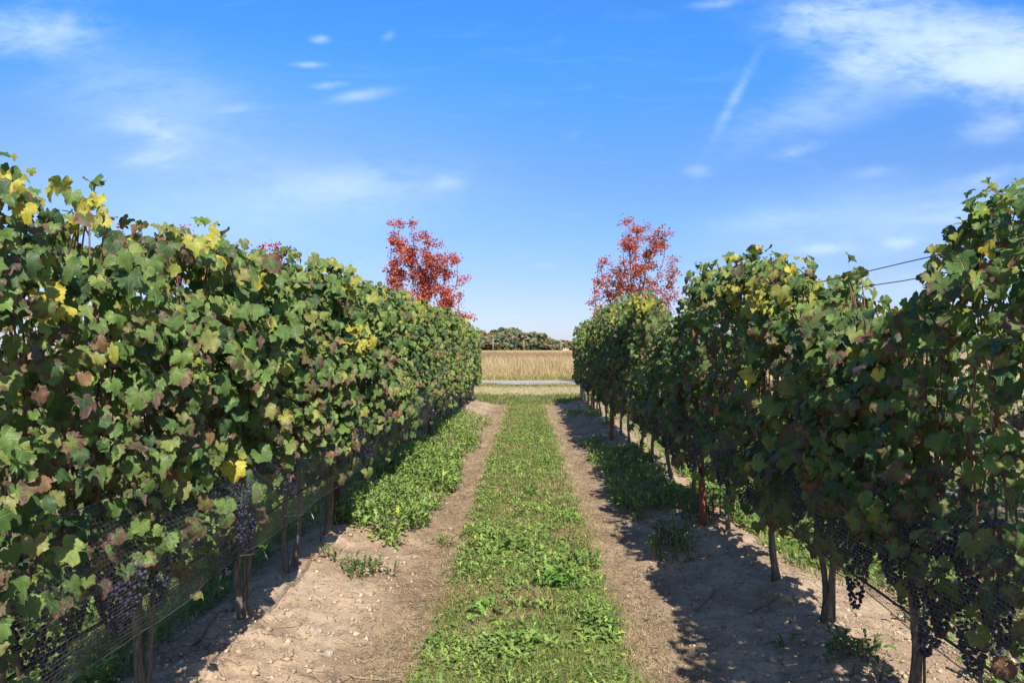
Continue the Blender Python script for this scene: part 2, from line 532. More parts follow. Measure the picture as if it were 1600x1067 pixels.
f = g.math('MULTIPLY', f, g.math('SUBTRACT', 1.0, g.math('MULTIPLY', crack, 0.45)))
c = g.mix(1.0, at, g.n('ShaderNodeCombineColor', {0: f, 1: f, 2: f}).outputs[0], 'MULTIPLY')
hh = g.math('SUBTRACT', g.math('ADD', g.math('MULTIPLY', a, .6), g.math('MULTIPLY', b, .4)), g.math('MULTIPLY', crack, .5))
bm = g.n('ShaderNodeBump', {'Strength': 0.75, 'Distance': 0.022, 'Height': hh}).outputs[0]
p = g.n('ShaderNodeBsdfPrincipled', {'Base Color': c, 'Roughness': 0.95, 'Specular IOR Level': 0.1, 'Normal': bm})
g.n('ShaderNodeOutputMaterial', {0: p.outputs[0]})
M_SOIL = m
gr = link('ground', mesh_np('ground', V, Q, gc, smooth=True, mats=[M_SOIL]))
tag(gr, kind='structure')

# pale gravel lane across the end of the vineyard
xs = np.linspace(-60, 60, 241)
ysr = np.linspace(0, 1, 9)
RX, RT = np.meshgrid(xs, ysr)
e0 = 29.7 + 1.6 * (fbm(xs * .5, xs * 0 + 3, 61, 3) - .5)
e1 = 33.6 + 1.4 * (fbm(xs * .4, xs * 0 + 9, 62, 3) - .5)
RY = e0[None] * (1 - RT) + e1[None] * RT
RZ = relief(RX, RY) * 0 + 0.03 + 0.035 * np.sin(np.pi * RT)
i = np.arange(RX.size).reshape(RX.shape)
Q = np.stack([i[:-1, :-1], i[:-1, 1:], i[1:, 1:], i[1:, :-1]], -1).reshape(-1, 4)
M_GRAVEL = simple_mat('pale_gravel', (0.25, 0.23, 0.20), (0.42, 0.39, 0.35), 1.3, 0.9, 0.5, 0.02, obj_coord=False)
tag(link('gravel_road', mesh_np('gravel_road', np.stack([RX, RY, RZ], -1).reshape(-1, 3), Q, smooth=True, mats=[M_GRAVEL])), kind='structure')

# ------------------------------------------------------------------ vine leaf shapes
half = [(0, .94), (7, .83), (13, .88), (20, .78), (31, .70), (40, .80), (47, .77), (57, .91), (66, .77), (73, .80), (84, .68), (95, .77), (104, .71), (116, .80), (127, .68), (139, .70), (153, .55), (169, .28)]
coarse = [(0, .95), (20, .82), (33, .66), (56, .92), (83, .64), (118, .76), (152, .52), (169, .25)]


def leaf_template(prof, r, ring=7):
    pts = [(math.radians(a), q) for a, q in prof]
    pts = [(-a, q) for a, q in pts[::-1] if a > 0] + pts
    wob = lambda: r.uniform(.92, 1.07)
    oa = np.array([p[0] for p in pts])
    oq = np.array([p[1] * wob() for p in pts])
    fold, cup, tw = r.uniform(-.15, .50), r.uniform(-.45, .55), r.uniform(-.55, .55)
    droop, curl, ph = r.uniform(0, .6), r.uniform(.0, .55), r.uniform(0, 6.28)
    def z(x, y):
        rr_ = np.hypot(x, y)
        th = np.arctan2(x, y)
        pleat = .07 * rr_ * np.cos(th * 6.2)
        return fold * np.abs(x) - cup * rr_ ** 2 - droop * np.maximum(y, 0) ** 2 + tw * x * y - pleat + .15 * rr_ * np.sin(3 * th + ph) - curl * np.maximum(rr_ - .6, 0) ** 2 * 3 + .05 * rr_ * np.sin(8 * th + 2 * ph)
    O = np.c_[np.sin(oa) * oq, np.cos(oa) * oq]
    if ring:
        ra = np.linspace(-math.radians(160), math.radians(160), ring)
        rq = np.interp(ra, oa, oq) * .52
        M = np.c_[np.sin(ra) * rq, np.cos(ra) * rq]
        A = np.concatenate([[(0, 0)], M, O])
        V = np.c_[A, z(A[:, 0], A[:, 1])]
        V[1:1 + ring, 2] += .09 * r.uniform(-1, 1, ring)
        V[1 + ring:, 2] += .05 * r.uniform(-1, 1, len(O))
        f = [(0, 1 + k + 1, 1 + k) for k in range(ring - 1)]
        i = j = 0
        n = len(O)
        while i < ring - 1 or j < n - 1:
            if j == n - 1 or (i < ring - 1 and ra[i + 1] < oa[j + 1]):
                f.append((1 + i, 1 + i + 1, 1 + ring + j)); i += 1
            else:
                f.append((1 + i, 1 + ring + j + 1, 1 + ring + j)); j += 1
        Ft = np.array(f)
    else:
        A = np.concatenate([[(0, 0)], O])
        V = np.c_[A, z(A[:, 0], A[:, 1])]
        Ft = np.array([(0, 2 + k, 1 + k) for k in range(len(O) - 1)])
    # every face looks up
    for k, (a_, b_, c_) in enumerate(Ft):
        if np.cross(A[b_] - A[a_], A[c_] - A[a_]) < 0:
            Ft[k] = (a_, c_, b_)
    return V, Ft, V[:, :2].copy()


rr = np.random.default_rng(3)
FINE = [leaf_template(half, rr) for _ in range(12)]
COARSE = [leaf_template(coarse, rr, 0) for _ in range(8)]
LEAF_MESH = []
for V, Ft, uv in FINE:
    # a short petiole behind the blade
    pv = np.array([(-.018, 0, -.01), (.018, 0, -.01), (.0, 0, .02), (-.014, -.42, -.30), (.014, -.42, -.30), (0, -.42, -.27)])
    pf = np.array([(0, 3, 4), (0, 4, 1), (1, 4, 5), (1, 5, 2), (2, 5, 3), (2, 3, 0)]) + len(V)
    LEAF_MESH.append(mesh_np('leaf', np.concatenate([V, pv]), np.concatenate([Ft, pf]), uv=np.concatenate([uv, np.zeros((6, 2)) + (.3, .1)]), smooth=True,
                             mats=[M_LEAF, M_PETIOLE], fmat=[0] * len(Ft) + [1] * len(pf)))

# ------------------------------------------------------------------ grape clusters
def icosphere():
    t = (1 + 5 ** .5) / 2
    v = np.array([(-1, t, 0), (1, t, 0), (-1, -t, 0), (1, -t, 0), (0, -1, t), (0, 1, t), (0, -1, -t), (0, 1, -t), (t, 0, -1), (t, 0, 1), (-t, 0, -1), (-t, 0, 1)], float)
    v /= np.linalg.norm(v[0])
    f = [(0, 11, 5), (0, 5, 1), (0, 1, 7), (0, 7, 10), (0, 10, 11), (1, 5, 9), (5, 11, 4), (11, 10, 2), (10, 7, 6), (7, 1, 8), (3, 9, 4), (3, 4, 2), (3, 2, 6), (3, 6, 8), (3, 8, 9), (4, 9, 5), (2, 4, 11), (6, 2, 10), (8, 6, 7), (9, 8, 1)]
    V = [tuple(x) for x in v]
    cache, F2 = {}, []
    def mid(a, b):
        k = (min(a, b), max(a, b))
        if k not in cache:
            q = (np.array(V[a]) + np.array(V[b])) / 2
            V.append(tuple(q / np.linalg.norm(q)))
            cache[k] = len(V) - 1
        return cache[k]
    for a, b, c in f:
        x, y, z = mid(a, b), mid(b, c), mid(c, a)
        F2 += [(a, x, z), (b, y, x), (c, z, y), (x, y, z)]
    return np.array(V), np.array(F2)


ICO = icosphere()
def cluster_mesh(seed):
    r = np.random.default_rng(seed)
    P, R = [], []
    L = r.uniform(.13, .17)
    for k in range(400):
        h = r.random() ** .85
        rad = .040 * (1 - h) ** .55 * (.55 + .45 * min(1, h * 7)) + .004
        a = r.uniform(0, 6.28)
        q = np.array([math.cos(a) * rad, math.sin(a) * rad, -.02 - h * L])
        s = r.uniform(.0068, .0086)
        if all(np.linalg.norm(q - p) > (s + t) * .80 for p, t in zip(P, R)):
            P.append(q); R.append(s)
        if len(P) > 62: break
    n = len(P)
    V, Fc, c, _ = scatter(ICO[0], ICO[1], None, np.array(P), np.tile(np.eye(3), (n, 1, 1)), np.array(R), np.ones((n, 4)))
    sv, sf = tube([(0, 0, .03), (0, 0, -.03), (.003, 0, -.08)], .0022, 4)
    sf = np.array([(q[0], q[1], q[2]) for q in sf] + [(q[0], q[2], q[3]) for q in sf if q[0] != q[3]]) + len(V)
    return mesh_np('grape_cluster', np.concatenate([V, sv]), np.concatenate([Fc, sf]), smooth=True, mats=[M_GRAPE, M_CANE], fmat=[0] * len(Fc) + [1] * len(sf))


CLUSTER = [cluster_mesh(s) for s in (1, 2, 3, 4)]

# ------------------------------------------------------------------ canopy profiles (measured off the photograph)
def profile(X, table):
    d = np.array([abs(X) * F / abs(VX - x) for x, y in table])
    z = np.array([CH + (HY - y) * dd / F for (x, y), dd in zip(table, d)])
    o = np.argsort(d)
    fn = lambda q: np.interp(q, d[o], z[o])
    xs_ = np.array(table, float)
    xs_ = xs_[np.argsort(xs_[:, 0])]
    fn.crest = xs_
    return fn


TOP_L = profile(XL, [(-60, 262), (0, 262), (40, 252), (70, 285), (100, 300), (150, 296), (175, 345), (200, 368), (230, 376), (262, 392), (300, 372), (330, 370), (358, 398), (385, 410),
                     (400, 418), (430, 418), (460, 416), (500, 432), (545, 436), (560, 462), (600, 468), (650, 482), (700, 494), (720, 504), (742, 520)])
TOP_R = profile(XR, [(1700, 300), (1600, 318), (1555, 322), (1510, 340), (1480, 382), (1460, 400), (1440, 440), (1405, 488), (1360, 480), (1345, 430), (1330, 413), (1310, 440), (1290, 470), (1262, 430), (1215, 416),
                     (1170, 412), (1130, 432), (1095, 430), (1078, 445), (1066, 505), (1052, 522), (1040, 495), (1020, 474), (990, 472), (965, 480), (940, 490), (918, 505), (893, 522)])


def leaf_colours(n, side, zf, dd, r):
    """zf 0 bottom .. 1 top of the canopy, per leaf rgb + autumn share"""
    u = r.random(n)
    pal = np.array([(.082, .155, .036), (.128, .210, .050), (.044, .098, .034), (.185, .240, .062), (.205, .215, .070)])
    idx = r.choice(5, n, p=[.32, .26, .18, .15, .09] if side < 0 else [.30, .27, .22, .13, .08])
    c = pal[idx] * r.uniform(.8, 1.2, (n, 1))
    a = np.where(r.random(n) < .30, r.uniform(.1, .5, n), 0)
    low = np.clip(1.1 - zf * 1.5, 0, 1)
    near = np.clip((6.5 - dd) / 4, 0, 1)
    pa = (.07 + .30 * low + .24 * near) if side < 0 else (.14 + .42 * np.clip(1.25 - zf * 1.2, 0, 1))
    m = r.random(n) < pa
    a[m] = r.uniform(.45, 1.0, m.sum())
    dead = r.random(n) < .05 * low + .012
    c[dead] = np.array((.22, .12, .065)) * r.uniform(.7, 1.3, (dead.sum(), 1))
    yel = r.random(n) < ((.008 if side < 0 else .002) + .10 * np.clip((zf - .80) / .2, 0, 1) * (1.0 if side < 0 else .7))
    c[yel] = np.array((.46, .40, .05)) * r.uniform(.7, 1.1, (yel.sum(), 1))
    a[yel] *= .3
    yg = (~yel) & (r.random(n) < (.05 if side < 0 else .015) + .18 * np.clip((zf - .7) / .3, 0, 1) + .08 * np.clip((dd - 8) / 6, 0, 1))
    c[yg] = np.array((.24, .26, .045)) * r.uniform(.75, 1.15, (yg.sum(), 1))
    return np.c_[c, np.clip(a, 0, 1)]


# clusters of leaves that have turned yellow
YELLOW_L = [(25, 265, 30), (95, 300, 16), (150, 318, 34), (75, 462, 34), (350, 722, 26), (210, 372, 12), (300, 385, 16), (330, 375, 18), (548, 440, 10), (560, 528, 26), (655, 480, 10), (345, 600, 8), (345, 500, 8)]
YELLOW_R = [(1190, 465, 22), (1150, 455, 14), (1085, 475, 12), (1000, 475, 16), (960, 490, 10), (930, 530, 10), (1485, 590, 8), (1365, 545, 12), (1240, 480, 10)]


def vine_leaves(X, d, y0, y1, top, side, nshoot, per, r, low=.50):
    """positions and frames of all the leaves of one vine; side = -1 row on the left, 1 row on the right"""
    P, O, Z, E, canes = [], [], [], [], []
    inner = -np.sign(X)
    for k in range(nshoot):
        ys = y0 + (y1 - y0) * (k + r.uniform(.1, .9)) / nshoot
        lean = r.normal(0, .07)
        ex = r.choice([-.10, -.05, -.02, .02, .07, .12])
        tp = float(top(ys + lean)) + .12 + r.normal(0, .04)
        xs = r.normal(0, .05)
        xe = r.normal(0, .07)
        zz = np.linspace(.78, max(tp, 1.0), 8)
        t = (zz - .78) / max(tp - .78, .3)
        path = np.c_[X + xs + (xe - xs) * t + .03 * np.sin(t * 5 + k), ys + lean * t + .02 * np.sin(t * 7 + 2 * k), zz]
        if hasattr(top, 'crest'):
            xc = VX + path[:, 0] / np.maximum(path[:, 1], .3) * F
            lim = CH + (HY - np.interp(xc, top.crest[:, 0], top.crest[:, 1])) / F * path[:, 1] - .07 + min(ex, .12) * .45
            cut = path.copy()
            cut[:, 2] = np.minimum(path[:, 2], np.maximum(lim, .9))
            canes.append(cut)
        else:
            canes.append(path)
        n = int(per * (tp - .6) / 1.2 * r.uniform(.85, 1.15) * (1.45 if 1.8 < d < 3.4 else 1.12))
        tt = np.where(r.random(n) < .93, r.random(n) ** .85, 0)
        q = np.stack([np.interp(tt, t, path[:, i]) for i in range(3)], 1)
        drop = r.random(n) < (.05 if d < 6 and side < 0 else .10)
        q[drop, 2] = r.uniform(low, .82, drop.sum())
        zf = (q[:, 2] - low) / (tp - low)
        sgn = np.where(r.random(n) < .56, inner, -inner)
        w = np.interp(q[:, 2], [.5, .8, 1.1, 1.4, tp - .1, tp + .01], [.12, .19, .23, .19, .10, .05])
        off = w * np.where(r.random(n) < .68, r.uniform(.55, 1.1, n), r.uniform(0, .6, n))
        q[:, 0] += sgn * off
        q[:, 1] += r.normal(0, .055, n) * np.where(zf > .85, .35, 1)
        q[:, 2] += r.normal(0, .03, n)
        P.append(q); Z.append(zf)
        E.append(np.full(n, ex))
        out = np.c_[sgn * r.uniform(.2, 1.2, n), r.normal(-.10, .75, n), r.uniform(-.15, 1.1, n) + .5 * (zf > .9)]
        O.append(out)
    P, O, Z, E = np.concatenate(P), np.concatenate(O), np.concatenate(Z), np.concatenate(E)
    # loose clumps with hollows between them, and the uneven crest of the row
    nz = fbm(P[:, 1] * 2.6 + X * 7, P[:, 2] * 3.0, 211, 3)
    keep = r.random(len(P)) < np.clip(.26 + 4.2 * (nz - .37), .08, 1)
    if hasattr(top, 'crest'):
        xp = VX + P[:, 0] / np.maximum(P[:, 1], .3) * F
        yt = np.interp(xp, top.crest[:, 0], top.crest[:, 1])
        keep &= P[:, 2] < CH + (HY - yt) / F * P[:, 1] + .02 + E * np.interp(P[:, 1], [2, 7], [.45, 1.0])
    P[:, 0] = X + np.clip((P[:, 0] - X) * (.58 + .90 * nz), -.25, .25)
    P, O, Z = P[keep], O[keep], Z[keep]
    O[:, 1] -= .62
    O[:, 2] += .25
    n = len(P)
    T = np.c_[r.normal(0, .35, n) + np.sign(O[:, 0]) * .35, r.normal(0, .55, n), -np.ones(n) + r.normal(0, .25, n)]
    R = frames(O, T)
    Sc = np.clip(r.normal(.0435, .0145, n), .018, .076)
    Sc *= np.where(Z > .9, .8, 1) * np.interp(P[:, 1], [1.5, 3.6], [.60, 1.0])
    C = leaf_colours(n, side, np.clip(Z, 0, 1), P[:, 1], r)
    for (yx, yy, rad) in (YELLOW_L if X == XL else YELLOW_R if X == XR else ()):
        xp, yp = VX + P[:, 0] / np.maximum(P[:, 1], .3) * F, HY - (P[:, 2] - CH) / np.maximum(P[:, 1], .3) * F
        hit = (np.hypot(xp - yx, yp - yy) < rad) & (r.random(n) < .6)
        tone = r.random((n, 1)) ** 1.6
        C[hit] = np.c_[(np.array((.47, .42, .055)) * (1 - tone) + np.array((.26, .30, .06)) * tone)[hit] * r.uniform(.75, 1.1, (hit.sum(), 1)), r.uniform(0, .45, hit.sum())]
    vis = (np.sign(P[:, 0] - X) == inner) * 1.0 + .6 * (Z > .8) + np.abs(P[:, 0] - X) + Sc * 4
    return P, R, Sc, C, vis, canes


def build_foliage(P, R, Sc, C, tmpl, r, mats):
    """several leaf shapes merged into one mesh"""
    pick = r.integers(0, len(tmpl), len(P))
    Vs, Fs, Cs, Us, o = [], [], [], [], 0
    for k, (tv, tf, tu) in enumerate(tmpl):
        s = pick == k
        if not s.any(): continue
        v, f, c, u = scatter(tv, tf, tu, P[s], R[s], Sc[s], C[s])
        Vs.append(v); Fs.append(f + o); Cs.append(c); Us.append(u); o += len(v)
    return mesh_np('foliage', np.concatenate(Vs), np.concatenate(Fs), np.concatenate(Cs), np.concatenate(Us), True, mats)


def gz_at(x, y):
    return float(relief(np.array([x]), np.array([y]))[0])


def trunk_mesh(r, side, far=False, twin=False):
    """gnarled stem from the soil to the fruiting wire, local to its own base"""
    parts = []
    sides = 5 if far else 10
    n = 7 if far else 14
    stems = 2 if (side < 0 and r.random() < .7) or r.random() < .10 else 1
    if twin:
        stems = 2
    for s in range(stems):
        t = np.linspace(0, 1, n)
        w1, w2 = r.uniform(.01, .035), r.uniform(0, 6)
        sy = (s - .5) * .07 if stems == 2 else 0
        lean = r.normal(0, .03)
        p = np.c_[w1 * np.sin(t * 5 + w2) - w1 * math.sin(w2) + r.normal(0, .02) * t, sy * (1.2 - abs(1 - 2 * t) * .4) + lean * t + w1 * np.sin(t * 6.5 + w2 + 2), -.04 + t * .80]
        rad = np.interp(t, [0, .06, .2, .8, .93, 1], [.030, .021, .0155, .0145, .020, .017]) * (1.0 if stems == 1 else .82) * r.uniform(.85, 1.1)
        parts.append(tube(p, rad * 1.12, sides, .30, seed=int(r.integers(1e6))))
    return mesh_py('trunk', parts, [M_BARK])


def arm_mesh(r, half_len):
    parts = []
    for s in (-1, 1):
        t = np.linspace(0, 1, 7)
        p = np.c_[.015 * np.sin(t * 7 + r.uniform(0, 6)), s * half_len * t, .75 + .025 * np.sin(t * 9 + r.uniform(0, 6)) - .02 * (1 - t)]
        parts.append(tube(p, np.interp(t, [0, 1], [.017, .010]), 6, .15, seed=int(r.integers(1e6))))
    return mesh_py('cordon', parts, [M_BARK])


def vine(X, d, y0, y1, top, side, label, group, r, mode, nshoot=15, per=34, grapes=10, low=.5):
    gz = gz_at(X, d)
    root = empty('grape_vine', (X, d, gz), label, 'vine', group)
    base = np.array([X, d, gz])
    link('trunk', trunk_mesh(r, side, mode == 'far', X < 0 and d in (2.91, 3.9, 4.72)), root)
    link('cordon', arm_mesh(r, (y1 - y0) / 2), root)
    P, R, Sc, C, vis, canes = vine_leaves(X, d, y0, y1, top, side, nshoot, per, r, low)
    order = np.argsort(-vis)
    k = 300 if mode == 'near' else 0
    for q in order[:k]:
        o = bpy.data.objects.new('leaf', LEAF_MESH[int(r.integers(len(LEAF_MESH)))])
        mm = Matrix([[*(R[q, a] * Sc[q]), P[q, a] - base[a]] for a in range(3)] + [[0, 0, 0, 1]])
        o.parent = root
        o.matrix_basis = mm
        o.color = C[q]
        COL.objects.link(o)
    rest = order[k:]
    if len(rest):
        me = build_foliage(P[rest] - base, R[rest], Sc[rest], C[rest], FINE if mode == 'near' else COARSE, r, [M_FOL])
        tag(link('foliage', me, root), kind='stuff')
    if mode == 'near':
        for path in canes[::1]:
            v, f = tube(path - base, np.linspace(.0048, .0022, len(path)), 4)
            link('cane', mesh_py('cane', [(v, f)], [M_CANE]), root)
    else:
        tag(link('canes', mesh_py('canes', [tube(p[::2] - base, .004, 3) for p in canes], [M_CANE]), root), kind='stuff')
    for k in range(grapes):
        o = bpy.data.objects.new('grape_cluster', CLUSTER[int(r.integers(4))])
        o.parent = root
        inner = -np.sign(X)
        lx = inner * r.uniform(.05, .22) if r.random() < .74 else -inner * r.uniform(.02, .15)
        o.location = (lx, r.uniform(y0, y1) - d, r.uniform(.60, .86) - gz)
        o.rotation_euler = (r.normal(0, .12), r.normal(0, .12), r.uniform(0, 6.28))
        sc = r.uniform(.75, 1.0)
        o.scale = (sc, sc, sc)
        COL.objects.link(o)
    return root


ORD = ['first', 'second', 'third', 'fourth', 'fifth', 'sixth', 'seventh', 'eighth', 'ninth', 'tenth', 'eleventh', 'twelfth', 'thirteenth', 'fourteenth', 'fifteenth', 'sixteenth', 'seventeenth', 'eighteenth', 'nineteenth', 'twentieth', 'twenty-first', 'twenty-second', 'twenty-third']


def edges(ds):
    e = [ds[0] - .45] + [(a + b) / 2 for a, b in zip(ds, ds[1:])] + [ds[-1] + .35]
    return list(zip(e, e[1:]))


DL = [0.3, 1.15, 2.02, 2.91, 3.9, 4.72, 5.5, 6.23, 7.19, 8.15, 9.1, 10.0, 10.95, 11.9, 12.85, 13.8, 14.8, 15.8, 16.8, 17.8, 18.8, 19.55]
DR = [0.3, 1.15, 2.05, 2.93, 3.78, 4.52, 5.63, 6.75, 7.75, 8.9, 9.86, 10.9, 11.9, 12.9, 13.9, 15.0, 16.1, 17.2, 18.3, 19.3]
POSTS_L = [5.87, 11.4, 16.8]
POSTS_R = [5.95, 11.4, 16.8]


def vine_label(ds, i, posts, rowname, what):
    d = ds[i]
    vis = [x for x in ds if x > 2.5]
    if i == 2:
        return f'{what}, nearest of the {rowname} in view'
    if d < 2.5:
        return f'{what} at the near end of the {rowname}, {ORD[2 - i]} before the visible trunks'
    seg = [p for p in posts if p < d]
    names = ['first', 'second', 'third']
    if not seg:
        return f'{what} in the {rowname}, {ORD[vis.index(d)]} trunk before the posts'
    p = seg[-1]
    k = len([x for x in ds if p < x < d])
    return f'{what} in the {rowname}, {ORD[k]} behind its {names[len(seg) - 1]} rusty post'


r = np.random.default_rng(101)
LOOK_L = {2: 'tall vine with yellow top', 3: 'mottled vine with low foliage', 4: 'vine on a twin tied trunk', 5: 'leafy vine with thick tied trunk'}
LOOK_R = {2: 'tall purple leaved vine', 3: 'dark vine heavy with low blue grapes', 4: 'dark vine on a dark straight trunk', 5: 'vine on a slanting pale trunk'}
for i, (d, (a, b)) in enumerate(zip(DL, edges(DL))):
    mode = 'near' if 1.8 < d < 15.0 else 'far'
    vine(XL, d, a - .06, b + .06, TOP_L, -1, vine_label(DL, i, POSTS_L, 'sunlit row', LOOK_L.get(i, 'green leafy vine')), 'vines of the sunlit row', r, mode,
         nshoot=18 if d < 15 else 13, per=80, grapes=10 if d > 1 else 0, low=.58 if d < 3.4 else .45 if d < 5 else .5)
for i, (d, (a, b)) in enumerate(zip(DR, edges(DR))):
    mode = 'near' if 1.8 < d < 15.0 else 'far'
    vine(XR, d, a - .06, b + .06, TOP_R, 1, vine_label(DR, i, POSTS_R, 'shaded row', LOOK_R.get(i, 'dark leafy vine')), 'vines of the shaded row', r, mode,
         nshoot=18 if d < 15 else 13, per=80, grapes=(17 if d < 8 else 12) if d > 1 else 0, low=.52)

# next rows, seen only through the gaps
for X, ds, nm in ((-4.2, np.arange(2.6, 20, 1.0), 'sunlit'), (4.25, np.arange(2.6, 20, 1.0), 'shaded')):
    protos = []
    for k, d in enumerate(ds):
        top = lambda q: 1.62 + 0 * q
        if k < 3:
            rt = vine(X, float(d), d - .5, d + .5, top, -1, f'dim vine in the next row behind the {nm} row, {ORD[k]} from the near end', f'vines behind the {nm} row', r, 'far', 12, 24, 0)
            protos.append(rt)
        else:
            src = protos[k % 3]
            rt = src.copy()
            COL.objects.link(rt)
            rt.location = (X, float(d), src.location.z)
            rt['label'] = f'dim vine in the next row behind the {nm} row, {ORD[k]} from the near end'
            for ch in src.children:
                c = ch.copy()
                COL.objects.link(c)
                c.parent = rt

# ------------------------------------------------------------------ posts, stakes, wires, nets
def t_post(name, X, d, h, mat_, label, group, lean=0.0, w=.05):
    gz = gz_at(X, d)
    root = empty(name, (X, d, gz), label, 'post', group)
    def prism(outline, z0, z1, n=2):
        k = len(outline)
        v = [(x + lean * (z / h), y, z) for z in np.linspace(z0, z1, n) for x, y in outline]
        f = [(a * k + b, a * k + (b + 1) % k, (a + 1) * k + (b + 1) % k, (a + 1) * k + b) for a in range(n - 1) for b in range(k)]
        f += [tuple(range(k))[::-1], tuple(range((n - 1) * k, n * k))]
        return v, f
    t = .006
    tee = [(-w / 2, 0), (w / 2, 0), (w / 2, t), (t / 2, t), (t / 2, w * .8), (-t / 2, w * .8), (-t / 2, t), (-w / 2, t)]
    link('post_shaft', mesh_py('post_shaft', [prism(tee, -.1, h, 6)], [mat_], False), root)
    for z in np.arange(.35, h - .05, .31):
        v, f = prism([(-w * .35, -.008), (w * .35, -.008), (w * .35, -.0005), (-w * .35, -.0005)], z, z + .022)
        link('wire_clip', mesh_py('wire_clip', [(v, f)], [M_WIRE], False), root)
    return root


t_post('trellis_post', XL - .01, 5.87, 1.66, M_RUSTD, 'dark rusty steel post, first along the sunlit row', 'steel trellis posts', 0, .045)
for k, d in enumerate(POSTS_L[1:]):
    t_post('trellis_post', XL, d, 1.66, M_RUSTD, f'dark rusty post half hidden in leaves, {ORD[k + 1]} along the sunlit row', 'steel trellis posts', 0, .045)
t_post('trellis_post', XR - .10, 5.95, 1.48, M_RUST, 'reddish rusty steel post leaning in the shaded row', 'steel trellis posts', -.06, .048)
t_post('trellis_post', XR - .20, 11.4, 1.70, M_RUST, 'reddish post top among leaves under the red maple in the shaded row', 'steel trellis posts', 0, .05)
t_post('trellis_post', XR, 16.8, 1.66, M_RUST, 'rusty post almost hidden in leaves far along the shaded row', 'steel trellis posts', 0, .05)

for X, nm in ((XL, 'sunlit'), (XR, 'shaded')):
    gz = gz_at(X, END + .1)
    root = empty('end_post', (X, END + .12, gz), f'grey weathered wooden end post at the far end of the {nm} row', 'post', 'wooden end posts')
    t = np.linspace(0, 1, 6)
    link('post_shaft', mesh_py('post_shaft', [tube(np.c_[0 * t, .08 * t, -.1 + 1.75 * t], np.linspace(.072, .062, 6), 12, .05, seed=4)], [M_WOOD]), root)
    link('wire_wrap', mesh_py('wire_wrap', [tube([(.078 * math.cos(a), .055 + .078 * math.sin(a), 1.3 + a * .003) for a in np.linspace(0, 18.8, 40)], .003, 4)], [M_WIRE]), root)


def rod(name, p0, p1, rad, mat_, label, cat, group=None):
    p0, p1 = np.array(p0), np.array(p1)
    t = np.linspace(0, 1, 6)[:, None]
    mid = p0 + (p1 - p0) * t
    o = link(name, mesh_py(name, [tube(mid - p0, rad, 6, .03)], [mat_]), None, p0)
    return tag(o, label, cat, group)


stakes = [(XR + .03, 3.76, 'beside the dark straight trunk of the shaded row'), (XR - .05, 4.46, 'beside the slanting pale trunk of the shaded row'), (XR + .05, 2.95, 'behind the trunk nearest the camera in the shaded row'),
          (XL + .02, 3.87, 'between the twin stems tied in white, sunlit row'), (XL + .05, 4.66, 'against the thick tied trunk, sunlit row'), (XL + .02, 5.3, 'standing alone just before the dark post, sunlit row'), (XR + .06, 6.1, 'just behind the leaning red post of the shaded row')]
for x, y, w in stakes:
    z = gz_at(x, y)
    rod('vine_stake', (x, y, z - .05), (x + rng.normal(0, .015), y + .01, z + .95), .0052, M_WIRE, f'thin grey metal stake {w}', 'stake', 'vine stakes')


def wire(name, X, z, y0, y1, rad, mat_, label, sag=.012, n=60, jit=.003, cat='wire', group=None, knots=0):
    y = np.linspace(y0, y1, n)
    p = np.c_[X + rng.normal(0, jit, n), y, z - sag * np.abs(np.sin((y - 5.9) * math.pi / 5.45)) + rng.normal(0, jit * .5, n)]
    parts = [tube(p, rad, 4)]
    root = empty(name, (0, 0, 0), label, cat, group)
    link('strand', mesh_py('strand', parts, [mat_]), root)
    for k in range(knots):     # dry tendrils left curled round the wire
        yy = rng.uniform(3.0, 9)
        a = np.linspace(0, rng.uniform(9, 20), 24)
        zz = np.interp(yy, y, p[:, 2])
        q = np.c_[X + .006 * np.cos(a), yy + a * .0022, zz + .006 * np.sin(a)]
        link('tendril', mesh_py('tendril', [tube(q, .0022, 4)], [M_CANE]), root)
    return root


wire('trellis_wire', XR - .06, 1.715, 0.5, END, .0020, M_WIRE, 'upper of the two bare wires crossing the sky above the shaded row', knots=14, group='trellis wires')
wire('trellis_wire', XR + .05, 1.675, 0.5, END, .0020, M_WIRE, 'lower of the two bare wires crossing the sky above the shaded row', knots=14, group='trellis wires')
wire('trellis_wire', XR - .19, 1.285, 0.5, END, .0018, M_WIRE, 'silvery wire stretched across the leaves of the shaded row', .01, group='trellis wires')
wire('trellis_wire', XL + .02, .77, 0.5, END, .0025, M_WIRE, 'fruiting wire under the leaves of the sunlit row', .01, group='trellis wires')
wire('trellis_wire', XR - .02, .77, 0.5, END, .0025, M_WIRE, 'fruiting wire under the leaves of the shaded row', .01, group='trellis wires')
wire('drip_line', XL + .06, .57, 0.5, END, .007, M_HOSE, 'dark drip hose slung below the sunlit row', .02, cat='hose', group='drip hoses')
wire('drip_line', XR + .05, .40, 0.5, END, .007, M_HOSE, 'dark drip hose slung below the shaded row', .02, cat='hose', group='drip hoses')


